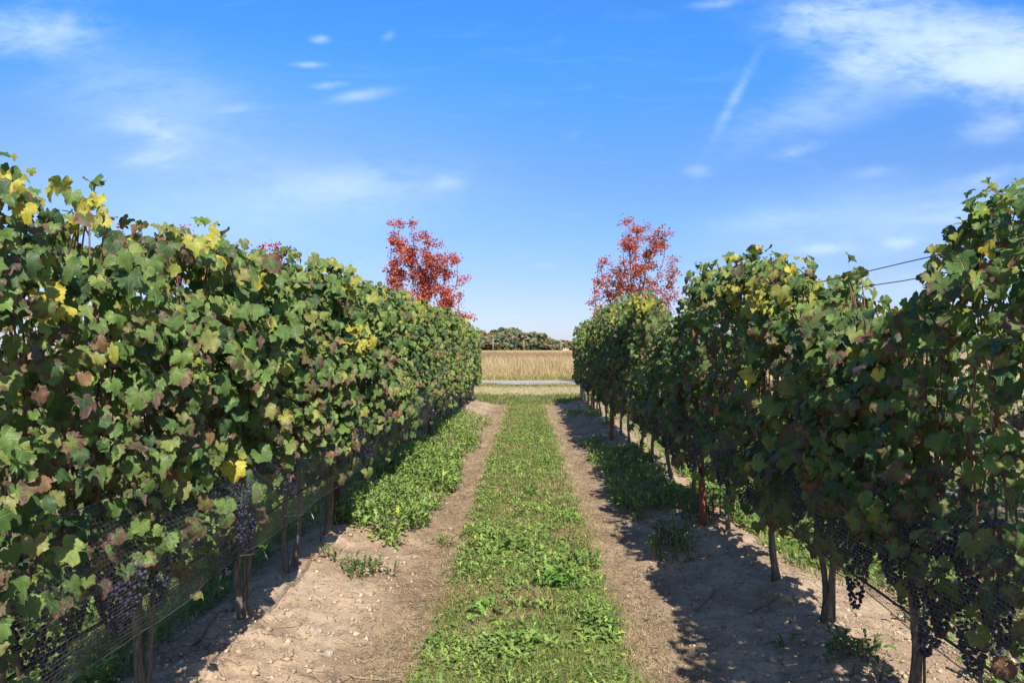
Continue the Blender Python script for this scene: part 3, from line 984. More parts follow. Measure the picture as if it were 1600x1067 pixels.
def net(X, s, z0, z1, y0, y1, label, seed):
    """fine bird net: thin threads in two directions, draped over the fruit"""
    r = np.random.default_rng(seed)
    def surf(y, t):
        w = fbm(y * 2.2, t * 3 + seed, seed, 3) - .5
        w2 = fbm(y * .9, t * 0 + seed, seed + 5, 2) - .5
        z = z1 + .10 * w2 + (z0 - z1 - .14 * w2) * t
        bulge = .13 + .14 * np.minimum(t * 2.2, 1) + .08 * w - .07 * t ** 2
        return np.stack([X + s * bulge, y, z], -1)
    V, Q = [], []
    off = 0
    def strip(p, wid):
        nonlocal off
        tng = np.gradient(p, axis=0)
        sd = np.cross(tng, np.array([s, 0, 0.2]))
        sd /= np.linalg.norm(sd, axis=1)[:, None] + 1e-9
        v = np.stack([p - sd * wid / 2, p + sd * wid / 2], 1).reshape(-1, 3)
        k = len(p)
        a = np.arange(k - 1) * 2
        V.append(v)
        Q.append(np.stack([a, a + 1, a + 3, a + 2], 1) + off)
        off += 2 * k
    for t in np.linspace(0, 1, 36):
        y = np.arange(y0, y1, .08)
        strip(surf(y, np.full_like(y, t) + .006 * np.sin(y * 40)), .0013)
    for sl in (1, -1):
        for yy in np.arange(y0, y1, .024):
            t = np.linspace(0, 1, 8)
            strip(surf(yy + sl * .22 * t, t), .0012)
    for t in (0., 1.):
        y = np.arange(y0, y1, .07)
        strip(surf(y, np.full_like(y, t)) + (s * .004, 0, 0), .003)
    o = link('bird_netting', mesh_np('bird_netting', np.concatenate(V), np.concatenate(Q), mats=[M_NET]))
    return tag(o, label, 'netting', 'bird nets over the fruit')


net(XL, 1, .54, .95, 1.7, 12.5, 'dark fine bird netting draped along the fruit of the sunlit row', 11)
net(XR, -1, .52, 1.0, 1.7, 12.5, 'dark fine bird netting draped along the fruit of the shaded row', 12)

# ties on the trunks
for (x, y, z, w) in ((XL + .0, 3.9, .30, 'looped around the twin trunk in the sunlit row'), (XL + .01, 4.72, .33, 'on the thick trunk next along the sunlit row')):
    gz = gz_at(x, y)
    a = np.linspace(0, 6.0, 22)
    q = np.c_[.052 * np.cos(a + 1.2), .062 * np.sin(a + 1.2), .004 * np.sin(a * 2)]
    q = np.concatenate([q, [(.09, .03, .01), (.115, .01, -.03)]])
    tag(link('tie', mesh_py('tie', [tube(q, .0028, 5)], [M_TIE]), None, (x, y, gz + z)), f'thin pale plastic tie {w}', 'tie', 'trunk ties')

# ------------------------------------------------------------------ ground plants
def blades(P, h, w, col, r, lean=.5):
    """bent grass blades: 5 verts, 3 tris each"""
    n = len(P)
    a = r.uniform(0, 6.28, n)
    dirv = np.c_[np.cos(a), np.sin(a), np.zeros(n)]
    sd = np.c_[-np.sin(a), np.cos(a), np.zeros(n)]
    l = r.uniform(.1, 1, n)[:, None] * lean
    up = np.array([0, 0, 1.0])
    h = h[:, None]; w = w[:, None]
    p0, p1 = P - sd * w / 2, P + sd * w / 2
    m_ = P + up * h * .55 + dirv * l * h * .35
    p2, p3 = m_ - sd * w * .38, m_ + sd * w * .38
    p4 = P + up * h * (1 - .25 * l) + dirv * l * h * 1.0
    V = np.stack([p0, p1, p2, p3, p4], 1).reshape(-1, 3)
    Ft = (np.array([(0, 1, 3), (0, 3, 2), (2, 3, 4)])[None] + (np.arange(n) * 5)[:, None, None]).reshape(-1, 3)
    return V, Ft, np.repeat(np.c_[col, np.ones(n)], 5, axis=0)


def spread(n, x0, x1, y0, y1, r, power=1.8):
    """points denser towards the camera"""
    u = r.random(n)
    k = 1 - power
    y = (y0 ** k + u * (y1 ** k - y0 ** k)) ** (1 / k)
    return r.uniform(x0, x1, n), y


def on_ground(x, y):
    return np.c_[x, y, relief(x, y)]


r = np.random.default_rng(55)
# centre strip and thinner grass elsewhere
bl = []
x, y = spread(170000, -.56, .56, 2.6, 20.5, r, 1.7)
edge = .425 + .10 * (fbm(y * 1.6, y * 0 + np.sign(x) * 5, 71, 3) - .5) * 2
keep = (np.abs(x) < edge + .05 * r.normal(0, 1, len(x))) & (r.random(len(x)) < .35 + .9 * fbm(x * 3, y * 3, 72, 3))
x, y = x[keep], y[keep]
n = len(x)
g1 = fbm(x * 2.2, y * 2.2, 73, 3)
dry = r.random(n) < (.24 + .80 * sstep(fbm(x * 2.6 + 9, y * 2.6, 74, 3), .50, .72))
c = np.array((.150, .215, .055)) * (.65 + .8 * g1)[:, None] * r.uniform(.75, 1.3, (n, 1)) + np.c_[.06 * r.random(n) ** 3, 0 * x, 0 * x]
c[dry] = np.array((.36, .29, .15)) * r.uniform(.6, 1.15, (dry.sum(), 1))
h = r.uniform(.015, .05, n) * (.6 + .8 * g1)
bl.append((on_ground(x, y), h, .0022 + .00036 * y, c))
# straw coloured thatch lying flat along the strip margins
x, y = spread(52000, -.75, .75, 2.6, 20.0, r, 1.7)
k = r.random(len(x)) < (.25 + .75 * np.exp(-((np.abs(x) - .50) / .14) ** 2)) * (.4 + .9 * fbm(x * 4, y * 4, 78, 3))
x, y = x[k], y[k]
n = len(x)
c = np.array((.36, .275, .16)) * r.uniform(.5, 1.2, (n, 1))
bl.append((on_ground(x, y), r.uniform(.012, .03, n), .0020 + .0003 * y, c))
# headland green and second strips, and behind both rows
for (x0, x1, y0, y1, cnt, hh, tint) in ((-8, 8, 19.8, 23.6, 26000, .10, (.13, .18, .045)), (-6, 6, 28.0, 30.6, 12000, .085, (.22, .23, .07)), (-6, -1.1, 29.5, 33.5, 6000, .06, (.34, .30, .15)), (1.6, 6, 29.5, 33.5, 5000, .06, (.34, .30, .15)), (-9, 9, 33.8, 36.6, 12000, .22, (.30, .27, .10)), (-8, 8, 23.3, 28.4, 14000, .07, (.42, .35, .19)),
                                        (-3.4, -1.62, 2.6, 14, 24000, .13, (.14, .22, .05)), (1.62, 3.4, 4.6, 18, 16000, .10, (.15, .22, .05))):
    x, y = spread(cnt, x0, x1, y0, y1, r, 1.5)
    k = r.random(cnt) < .2 + 1.1 * fbm(x * 1.3, y * 1.3, 77, 3)
    x, y = x[k], y[k]
    n = len(x)
    c = np.array(tint) * r.uniform(.65, 1.3, (n, 1))
    d_ = r.random(n) < .22
    c[d_] = np.array((.38, .31, .17)) * r.uniform(.7, 1.1, (d_.sum(), 1))
    bl.append((on_ground(x, y), hh * r.uniform(.4, 1.2, n), .003 + .0004 * y, c))
P = np.concatenate([b[0] for b in bl]); h = np.concatenate([b[1] for b in bl]); w = np.concatenate([b[2] for b in bl]); c = np.concatenate([b[3] for b in bl])
V, Ft, cc = blades(P, h, w, c, r, 2.0)
tag(link('grass', mesh_np('grass', V, Ft, cc, mats=[M_GRASS])), 'short mixed green and dry grass of the aisle and headland', 'grass', kind='stuff')

# tall dry field grass
x = r.uniform(-1, 1, 190000)
u = r.random(190000)
y = 36.0 * (170 / 36.0) ** (u ** 1.4)
x = x * (6 + y * .13) + .2
k = r.random(len(x)) < .35 + .9 * fbm(x * .35, y * .35, 81, 3)
x, y = x[k], y[k]
n = len(x)
hh = (.50 + .45 * r.random(n)) * (.45 + .95 * fbm(x * .55, y * .3, 82, 3)) * sstep(y, 35.2, 39)
c = np.array((.49, .39, .23)) * r.uniform(.78, 1.12, (n, 1))
br = r.random(n) < .15 + .72 * sstep(y, 52, 70) * (1 - sstep(y, 115, 140))
c[br] = np.array((.30, .19, .12)) * r.uniform(.7, 1.2, (br.sum(), 1))
gn = r.random(n) < .45 * (1 - sstep(y, 36, 40)) * sstep(fbm(x * .25, y * .3, 83, 2), .4, .6)
c[gn] = np.array((.20, .21, .06)) * r.uniform(.7, 1.2, (gn.sum(), 1))
V, Ft, cc = blades(np.c_[x, y, relief(x, y)], hh, .008 + .00032 * y, c, r, .45)
tag(link('tall_grass', mesh_np('tall_grass', V, Ft, cc, mats=[M_DRY])), 'tall golden dry grass filling the field', 'grass', kind='stuff')

# jagged-leaved weeds
WEED = []
for k in range(5):
    q = np.linspace(0, 1, 7)
    wdt = np.array([.03, .15, .05, .21, .09, .17, 0.0]) * r.uniform(.85, 1.2)
    jag = np.array([0, .07, -.03, .08, -.04, .02, 0])
    zz = .28 * np.sin(q * 2.6) * r.uniform(.4, 1.3) - .25 * q ** 2
    L = np.c_[-wdt, q + jag, zz + .10 * wdt]
    Rr = np.c_[wdt, q + jag, zz + .10 * wdt]
    Mi = np.c_[0 * q, q, zz]
    v = np.concatenate([L, Mi, Rr])
    f = []
    for a in range(6):
        f += [(a, a + 7, a + 8), (a, a + 8, a + 1), (a + 7, a + 14, a + 15), (a + 7, a + 15, a + 8)]
    WEED.append((v, np.array(f), v[:, :2].copy()))
M_WEEDS = leaf_material('weed_mass', False, 0.22, False, 0.6, spec=0.2)


def weed_leaves(x, y, per, size, hgt, r, tint, spreadr=.05):
    """leaf frames for plants at x, y"""
    n = len(x)
    g0 = relief(x, y)
    lum = fbm(x * 3.3 + 20, y * 2.2, 131, 3)
    hgt = hgt * np.clip(3.0 * (lum - .30), .12, 1.7)
    size = size * np.clip(.55 + .95 * fbm(x * 2.1, y * 1.6 + 30, 137, 3), .6, 1.4)
    k = n * per
    X, Y, Z = np.repeat(x, per), np.repeat(y, per), np.repeat(g0, per)
    a = r.uniform(0, 6.28, k)
    el = r.uniform(.1, 1.1, k)
    T = np.c_[np.cos(a) * np.cos(el), np.sin(a) * np.cos(el), np.sin(el)]
    N = np.c_[-np.cos(a) * np.sin(el), -np.sin(a) * np.sin(el), np.cos(el)] + r.normal(0, .25, (k, 3))
    hv = np.repeat(hgt * np.ones(n), per) * r.random(k)
    P = np.c_[X + np.cos(a) * spreadr * r.random(k), Y + np.sin(a) * spreadr * r.random(k), Z + hv]
    Sc = np.repeat(size * np.ones(n), per) * r.uniform(.6, 1.35, k)
    C = np.array(tint) * np.repeat(r.uniform(.75, 1.25, n), per)[:, None] * r.uniform(.8, 1.2, (k, 1))
    yl = r.random(k) < .10
    C[yl] = C[yl] * (1.7, 1.35, .9)
    return P, frames(N, T), Sc, np.c_[C, np.zeros(k)]


sets = []
# dense cover under the sunlit row
x, y = spread(4300, -1.5, -.62, 5.5, 15.0, r, 1.3)
lim = -.80 + .16 * (fbm(y * 1.3, y * 0 + 7, 94, 3) - .5) * 2 + .06 * np.sin(y * 1.9) * fbm(y, y * 0, 90, 2) + .012 * (y - 6)
k = (x < lim) & ((y < 11.8) | (r.random(len(x)) < .5))
k &= (y > 5.55 + 1.5 * (fbm(x * 3, x * 0, 91, 2)) * r.random(len(x)))
k &= r.random(len(x)) < .25 + 2.2 * (fbm(x * 2.4, y * 1.5, 93, 3) - .28)
sets.append(weed_leaves(x[k], y[k], 10, .052, .13, r, (.18, .27, .074), .06))
x, y = spread(300, -1.35, -.85, 14.5, 19.5, r, 1.2)
k = fbm(x * 1.2, y * .8, 92, 2) > .5
sets.append(weed_leaves(x[k], y[k], 8, .055, .10, r, (.18, .27, .074), .06))
# behind the sunlit row and behind the shaded row
x, y = spread(700, -3.2, -1.62, 2.7, 8, r, 1.5)
sets.append(weed_leaves(x, y, 8, .06, .20, r, (.165, .262, .068), .08))
x, y = spread(420, -4.0, -1.7, 8, 18, r, 1.5)
sets.append(weed_leaves(x, y, 8, .07, .14, r, (.165, .262, .068), .08))
x, y = spread(1000, 1.62, 2.9, 4.9, 9, r, 1.5)
sets.append(weed_leaves(x, y, 8, .055, .13, r, (.165, .262, .068), .07))
x, y = spread(110, 1.9, 3.2, 3.2, 5, r, 1.5)
sets.append(weed_leaves(x, y, 8, .06, .25, r, (.165, .262, .068), .08))
x, y = spread(240, 1.7, 3.4, 9, 18, r, 1.5)
sets.append(weed_leaves(x, y, 8, .06, .10, r, (.165, .262, .068), .07))
# shaded side patches below the shaded row
x, y = spread(900, .80, 1.5, 6.6, 18.5, r, 1.3)
k = fbm(x * 1.3, y * .75, 95, 2) > .52 + .10 * (y > 12)
k |= (np.abs(y - 8.6) < 1.9) & (x > .82 + .06 * np.sin(y * 5)) & (x < 1.35)
sets.append(weed_leaves(x[k], y[k], 9, .052, .11, r, (.18, .27, .074), .06))
# broad weeds in the centre strip
x, y = spread(5200, -.47, .45, 2.7, 20, r, 1.6)
k = r.random(len(x)) < .16 + 1.2 * sstep(fbm(x * 2.4 + 3, y * 1.9, 96, 3), .43, .64) + .25 * sstep(y, 5, 9)
sets.append(weed_leaves(x[k], y[k], 7, .036, .042, r, (.185, .275, .074), .03))
P = np.concatenate([s_[0] for s_ in sets]); Rm = np.concatenate([s_[1] for s_ in sets]); Sc = np.concatenate([s_[2] for s_ in sets]); C = np.concatenate([s_[3] for s_ in sets])
me = build_foliage(P, Rm, Sc, C, WEED, r, [M_WEEDS])
tag(link('weeds', me), 'dense low green weeds growing under the vines and along the aisle', 'weeds', kind='stuff')

# single weeds one can point to
WEED_MESH = [mesh_np('leaf', v, f, uv=u_, smooth=True, mats=[M_WEEDLEAF]) for v, f, u_ in WEED]


def weed_plant(X, Y, n, size, spreadr, hgt, tint, label, group='weed plants'):
    gz = gz_at(X, Y)
    root = empty('weed_plant', (X, Y, gz), label, 'weed', group)
    st = []
    nst = max(3, n // 9)
    cen = [(r.normal(0, spreadr * .5), r.normal(0, spreadr * .5)) for _ in range(nst)]
    for k in range(n):
        cx, cy = cen[k % nst]
        a, el = r.uniform(0, 6.28), r.uniform(.15, 1.15)
        T = np.array([[math.cos(a) * math.cos(el), math.sin(a) * math.cos(el), math.sin(el)]])
        N = np.array([[-math.cos(a) * math.sin(el), -math.sin(a) * math.sin(el), math.cos(el)]]) + r.normal(0, .2, (1, 3))
        Rf = frames(N, T)[0] * size * r.uniform(.65, 1.3)
        lx, ly = cx + math.cos(a) * .03, cy + math.sin(a) * .03
        z = gz_at(X + lx, Y + ly) - gz + hgt * r.random()
        o = bpy.data.objects.new('leaf', WEED_MESH[int(r.integers(5))])
        o.parent = root
        o.matrix_basis = Matrix([[*Rf[i], (lx, ly, z)[i]] for i in range(3)] + [[0, 0, 0, 1]])
        b = r.uniform(.75, 1.3)
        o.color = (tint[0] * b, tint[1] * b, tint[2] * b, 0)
        COL.objects.link(o)
    for cx, cy in cen:
        z = gz_at(X + cx, Y + cy) - gz
        link('stem', mesh_py('stem', [tube([(cx, cy, z - .01), (cx * 1.05, cy * 1.05, z + hgt * .5), (cx * 1.1, cy * 1.1, z + hgt)], [.004, .003, .002], 5)], [M_PETIOLE]), root)


def at(x, y):
    d = CH * F / (y - HY)
    return (x - VX) / F * d, d


for (x, y, n, s, sp, h_, tint, lab) in (
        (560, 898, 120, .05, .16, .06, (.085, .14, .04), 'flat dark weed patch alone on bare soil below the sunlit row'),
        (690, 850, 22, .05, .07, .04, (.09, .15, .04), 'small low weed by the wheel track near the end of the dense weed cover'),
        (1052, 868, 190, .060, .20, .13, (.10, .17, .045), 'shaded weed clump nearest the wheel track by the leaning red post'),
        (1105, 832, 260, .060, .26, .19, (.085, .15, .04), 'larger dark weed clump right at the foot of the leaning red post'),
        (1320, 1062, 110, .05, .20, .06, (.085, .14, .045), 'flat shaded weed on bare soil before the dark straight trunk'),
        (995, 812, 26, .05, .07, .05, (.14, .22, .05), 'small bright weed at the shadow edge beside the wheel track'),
        (868, 922, 80, .075, .13, .07, (.13, .26, .05), 'largest bright weed near the edge of the grass strip'),
        (800, 862, 26, .085, .06, .06, (.14, .26, .05), 'upright jagged weed alone in the middle of the grass strip'),
        (905, 885, 80, .055, .13, .07, (.105, .215, .045), 'dense green weed just behind the largest bright weed'),
        (815, 1018, 26, .07, .07, .04, (.14, .25, .05), 'spreading weed in the grass strip close to the camera'),
        (765, 955, 20, .065, .05, .04, (.14, .25, .05), 'thin pale weed on the side of the grass strip near the sunlit row'),
        (925, 985, 34, .06, .09, .03, (.10, .19, .05), 'dull green weed where the grass strip meets the wheel track of the shaded row'),
        (835, 775, 26, .07, .06, .06, (.15, .28, .05), 'bright weed in the grass strip between the two rusty posts'),
        (690, 1010, 16, .055, .06, .03, (.13, .23, .05), 'small leafy weed on the near edge of the strip by bare soil')):
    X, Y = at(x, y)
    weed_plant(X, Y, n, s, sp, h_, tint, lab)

# straw, pebbles, stones, twigs
n = 48000
x, y = spread(n, -1.7, 2.6, 2.6, 20, r, 1.8)
wgt = .18 + .9 * np.exp(-((np.abs(x) - .56) / .22) ** 2)
k = r.random(n) < wgt
x, y = x[k], y[k]
n = len(x)
a = r.uniform(0, 6.28, n)
L = r.uniform(.012, .055, n)
w = .0011 + .00016 * y
p = np.c_[x, y, relief(x, y) + .004]
dd = np.c_[np.cos(a), np.sin(a), r.normal(0, .12, n)] * L[:, None]
sd = np.c_[-np.sin(a), np.cos(a), 0 * a] * w[:, None]
V = np.stack([p - sd, p + sd, p + dd + sd + (0, 0, .003), p + dd - sd + (0, 0, .003)], 1).reshape(-1, 3)
Q = (np.arange(4)[None] + (np.arange(n) * 4)[:, None])
c = np.array((.40, .32, .20)) * r.uniform(.3, 1.2, (n, 1))
tag(link('straw_litter', mesh_np('straw_litter', V, Q, np.repeat(np.c_[c, np.ones(n)], 4, axis=0), mats=[M_STRAW])), 'dry straw bits scattered over the wheel tracks', 'straw', kind='stuff')
n = 15000
x, y = spread(n, -2.2, 2.6, 2.6, 16, r, 1.9)
k = (np.abs(x) > .75) | (r.random(n) < .18)
x, y = x[k], y[k]
n = len(x)
b8 = np.array([(1, 0, 0), (0, 1, 0), (-1, 0, 0), (0, -1, 0), (0, 0, .7), (0, 0, -.7)], float)
bf = np.array([(0, 1, 4), (1, 2, 4), (2, 3, 4), (3, 0, 4), (1, 0, 5), (2, 1, 5), (3, 2, 5), (0, 3, 5)])
tv = b8[None] * r.uniform(.6, 1.3, (n, 6, 1))
Sc = np.exp(r.normal(-5.1, .6, n)).clip(.002, .026)
Rz = frames(r.normal(0, .3, (n, 3)) + (0, 0, 1), r.normal(0, 1, (n, 3)))
c = np.array((.40, .31, .23)) * r.uniform(.6, 1.2, (n, 1))
V, Fc, cc, _ = scatter(tv, bf, None, np.c_[x, y, relief(x, y) + Sc * .25], Rz, Sc, np.c_[c, np.ones(n)])
tag(link('pebbles', mesh_np('pebbles', V, Fc, cc, smooth=True, mats=[M_STRAW])), 'crumbs of soil and small pebbles on the bare ground', 'pebbles', kind='stuff')


def stone(X, Y, s, label, seed):
    rr_ = np.random.default_rng(seed)
    v = ICO[0] * rr_.uniform(.82, 1.18, (len(ICO[0]), 1)) * (1, .75, .55) * s
    o = link('stone', mesh_np('stone', v, ICO[1], smooth=True, mats=[M_STONE]), None, (X, Y, gz_at(X, Y) + s * .2))
    o.rotation_euler = (0, 0, rr_.uniform(0, 6))
    tag(o, label, 'stone', 'stones on the bare soil')


for k, (x, y, s, lab) in enumerate(((317, 1004, .024, 'rounded brown stone in the shade beside the twin tied trunk'), (415, 897, .02, 'grey stone in the shade below the thick tied trunk'), (562, 942, .03, 'flat grey stone on bare soil beside the wheel track'),
                                    (512, 1028, .034, 'broad pale clod on cracked soil near the twig'), (1156, 930, .016, 'small pale stone lying in the shade of the shaded row'), (1345, 1033, .016, 'whitish stone next to the flat shaded weed'), (497, 997, .03, 'sunlit pale clod on the cracked soil'))):
    X, Y = at(x, y)
    stone(X, Y, s, lab, k + 30)


for k, (x, y, sc_, col_, lab) in enumerate(((207, 1003, .085, (.36, .15, .075), 'large curled orange brown dead leaf caught beside the nearest trunk of the sunlit row'), (255, 992, .06, (.24, .12, .07), 'folded brown dead leaf lying by the nearest trunk of the sunlit row'),
                                             (488, 905, .035, (.38, .20, .11), 'small tan dead leaf on bare soil before the flat dark weed patch'), (714, 905, .03, (.22, .11, .08), 'small brown dead leaf at the edge of the grass strip'), (1010, 966, .03, (.16, .10, .07), 'dark dead leaf on the wheel track by the shaded row'))):
    X, Y = at(x, y)
    o = link('dead_leaf', LEAF_MESH[k], None, (X, Y, gz_at(X, Y) + .02))
    o.rotation_euler = (.5 - .2 * k, .3, 2.1 * k)
    o.scale = (sc_, sc_, sc_)
    o.color = (*col_, .1)
    tag(o, lab, 'leaf', 'dead leaves on the ground')


def twig(pts, rad, label):
    q = [np.array([*at(x, y), 0]) for x, y in pts]
    for p in q: p[2] = gz_at(p[0], p[1]) + rad * 1.3
    o = q[0].copy()
    tt = np.linspace(0, len(q) - 1, 14)
    P = np.stack([np.interp(tt, np.arange(len(q)), [p[i] for p in q]) for i in range(3)], 1)
    P[:, 2] = relief(P[:, 0], P[:, 1]) + rad * 1.3
    tag(link('twig', mesh_py('twig', [tube(P - o, np.linspace(rad, rad * .5, 14), 6, .12, seed=3)], [M_TWIG]), None, o), label, 'twig', 'fallen twigs')


twig([(545, 1051), (585, 1055), (640, 1056)], .006, 'long pale twig lying across the wheel track close to the camera')
twig([(1085, 958), (1105, 945), (1122, 932)], .008, 'short stick lying at the shadow edge by the shaded row')
twig([(1170, 975), (1195, 968), (1228, 962)], .006, 'thin stick lying on the shaded soil')
twig([(300, 1043), (340, 1000), (385, 962)], .012, 'thick broken cane on the ground beside the twin tied trunk')

# ------------------------------------------------------------------ red maples
MLEAF = (np.array([(0, 0, 0), (.5, .35, .08), (.22, .5, 0), (0, 1, -.1), (-.22, .5, 0), (-.5, .35, .08)], float),
         np.array([(0, 1, 2), (0, 2, 3), (0, 3, 4), (0, 4, 5)]))


def maple(trunk_px, base_y, tips, d, label, seed, nleaf, tint, tint2, size=.085, fill=.24):
    r = np.random.default_rng(seed)
    X0 = (trunk_px - VX) / F * d
    root = empty('red_maple', (X0, d, 0), label, 'tree', 'red maples beyond the vineyard')
    base = np.array([X0, d, 0.0])
    top = max(px(a, b, d)[2] for a, b in tips)
    parts = []
    t = np.linspace(0, 1, 10)
    tr = np.c_[.06 * np.sin(t * 4 + seed), .05 * np.sin(t * 3), t * top * .86]
    link('trunk', mesh_py('trunk', [tube(tr, np.interp(t, [0, .1, 1], [.085, .065, .012]), 8, .08, seed=seed)], [M_TREEBARK]), root)
    pts, wts = [], []
    for (a, b) in tips:
        e = px(a, b, d) - base
        e[1] = r.normal(0, .55)
        z0 = max(.9, e[2] - r.uniform(1.1, 1.9) - abs(e[0]) * .5)
        s0 = np.array([np.interp(z0, tr[:, 2], tr[:, i]) for i in range(3)])
        u = np.linspace(0, 1, 8)[:, None]
        bow = np.array([e[0] * .35, e[1] * .35, -.2]) * (np.sin(u * math.pi))
        path = s0 + (e - s0) * u + bow
        v, f = tube(path, np.linspace(.028, .006, 8), 5, .05, seed=int(r.integers(1e6)))
        link('limb', mesh_py('limb', [(v, f)], [M_TREEBARK]), root)
        pts.append(path)
        # side twigs
        tw = []
        for k in range(7):
            q = path[int(r.integers(2, 8))]
            e2 = q + np.array([r.normal(0, .28), r.normal(0, .28), abs(r.normal(.28, .16))])
            e2[2] = min(e2[2], e[2])
            tw.append(np.linspace(q, e2, 5))
            pts.append(tw[-1])
        tag(link('twigs', mesh_py('twigs', [tube(q, .005, 3) for q in tw], [M_TREEBARK]), root), kind='stuff')
    n = nleaf
    pick = r.integers(0, len(pts), n)
    # clusters: leaves gather round nodes along the limbs
    P = np.empty((n, 3))
    for k in range(n):
        q = pts[pick[k]]
        u = (math.floor(r.uniform(.15, 1.0) * 6) / 6 + r.normal(0, .04)) * (len(q) - 1)
        u = min(max(u, 0), len(q) - 1)
        i0 = min(int(u), len(q) - 2)
        P[k] = q[i0] + (q[i0 + 1] - q[i0]) * (u - i0)
    P += r.normal(0, 1, (n, 3)) * (fill * .42)
    N = r.normal(0, 1, (n, 3)) + (0, -.4, .7)
    R = frames(N, r.normal(0, .6, (n, 3)) + (0, 0, -.8))
    f_ = np.clip(r.normal(.5, .32, n) + .5 * (fbm(P[:, 0] * 1.4 + 50, P[:, 2] * 1.4 + 50, seed, 2) - .5), 0, 1)[:, None]
    C = (np.array(tint) * (1 - f_) + np.array(tint2) * f_) * r.uniform(.6, 1.25, (n, 1))
    V, Fc, cc, _ = scatter(MLEAF[0], MLEAF[1], None, P, R, r.uniform(.6, 1.2, n) * size, np.c_[C, np.ones(n)])
    tag(link('crown', mesh_np('crown', V, Fc, cc, mats=[M_CROWN]), root), kind='stuff')


RED, ORANGE, CRIM = (.41, .055, .06), (.47, .13, .065), (.32, .025, .045)
maple(664, 620, [(625, 352), (646, 350), (612, 378), (670, 372), (606, 402), (605, 440), (640, 400), (655, 420), (682, 396), (697, 398), (714, 408), (668, 430), (700, 430), (720, 465), (690, 455), (722, 493), (640, 460), (625, 425), (660, 470), (700, 485), (676, 415)],
      29.0, 'full red maple beyond the sunlit row, largest of the red crowns', 5, 14500, RED, ORANGE, .088, .21)
maple(985, 620, [(1000, 346), (1019, 352), (978, 350), (1036, 368), (966, 378), (990, 375), (1010, 385), (1044, 405), (1050, 425), (1046, 445), (1030, 415), (970, 405), (1000, 420), (942, 404), (950, 430), (930, 440), (938, 465), (960, 460), (1040, 478), (1025, 500), (1046, 500), (985, 450), (935, 490), (1020, 460), (960, 432), (1010, 440)],
      29.0, 'sparse orange red maple rising behind the shaded row', 6, 11500, (.38, .06, .045), (.40, .14, .065), .086, .21)
maple(281, 620, [(284, 358), (276, 372), (288, 375), (262, 388), (280, 398), (300, 420), (260, 430)], 29.0, 'narrow crimson maple tip above the tall near part of the sunlit row', 7, 1300, CRIM, RED, .11, .24)
maple(412, 620, [(396, 388), (408, 386), (422, 386), (430, 383), (388, 404), (412, 400), (440, 410), (425, 420), (395, 425)], 29.0, 'crimson maple with forked tip just above the middle of the sunlit row', 8, 1900, CRIM, RED, .11, .24)

# ------------------------------------------------------------------ far wood, poles, farmhouse
def far_tree_mesh(seed, tint, conifer=False):
    r = np.random.default_rng(seed)
    n = 340
    if conifer:
        h = r.random(n)
        rad = .30 * (1 - h) ** .8 * np.sqrt(r.random(n))
        a = r.uniform(0, 6.28, n)
        P = np.c_[rad * np.cos(a), rad * np.sin(a), .08 + .92 * h]
    else:
        # several lumps make one crown
        cs = np.c_[r.normal(0, .20, 9), r.normal(0, .20, 9), r.uniform(.35, .84, 9)]
        k = r.integers(0, 9, n)
        v = r.normal(0, 1, (n, 3))
        v /= np.linalg.norm(v, axis=1)[:, None]
        P = cs[k] + v * r.uniform(.10, .19, (n, 1))
    N = r.normal(0, .7, (n, 3)) + (P - (0, 0, .5)) * 2
    R = frames(N, r.normal(0, 1, (n, 3)))
    q = np.array([(-.5, -.5, 0), (.5, -.4, 0), (.6, .4, .1), (-.4, .6, .05)])
    C = np.array(tint) * r.uniform(.75, 1.22, (n, 1))
    V, Fc, cc, _ = scatter(q, np.array([(0, 1, 2, 3)]), None, P, R, r.uniform(.07, .15, n), np.c_[C, np.ones(n)])
    me = mesh_np('crown', V, Fc, cc, mats=[M_WOODS])
    t = np.linspace(0, 1, 4)
    return me, mesh_py('trunk', [tube(np.c_[.01 * np.sin(t * 5), 0 * t, t * .5 - .02], np.linspace(.022, .012, 4), 5)], [M_TREEBARK])


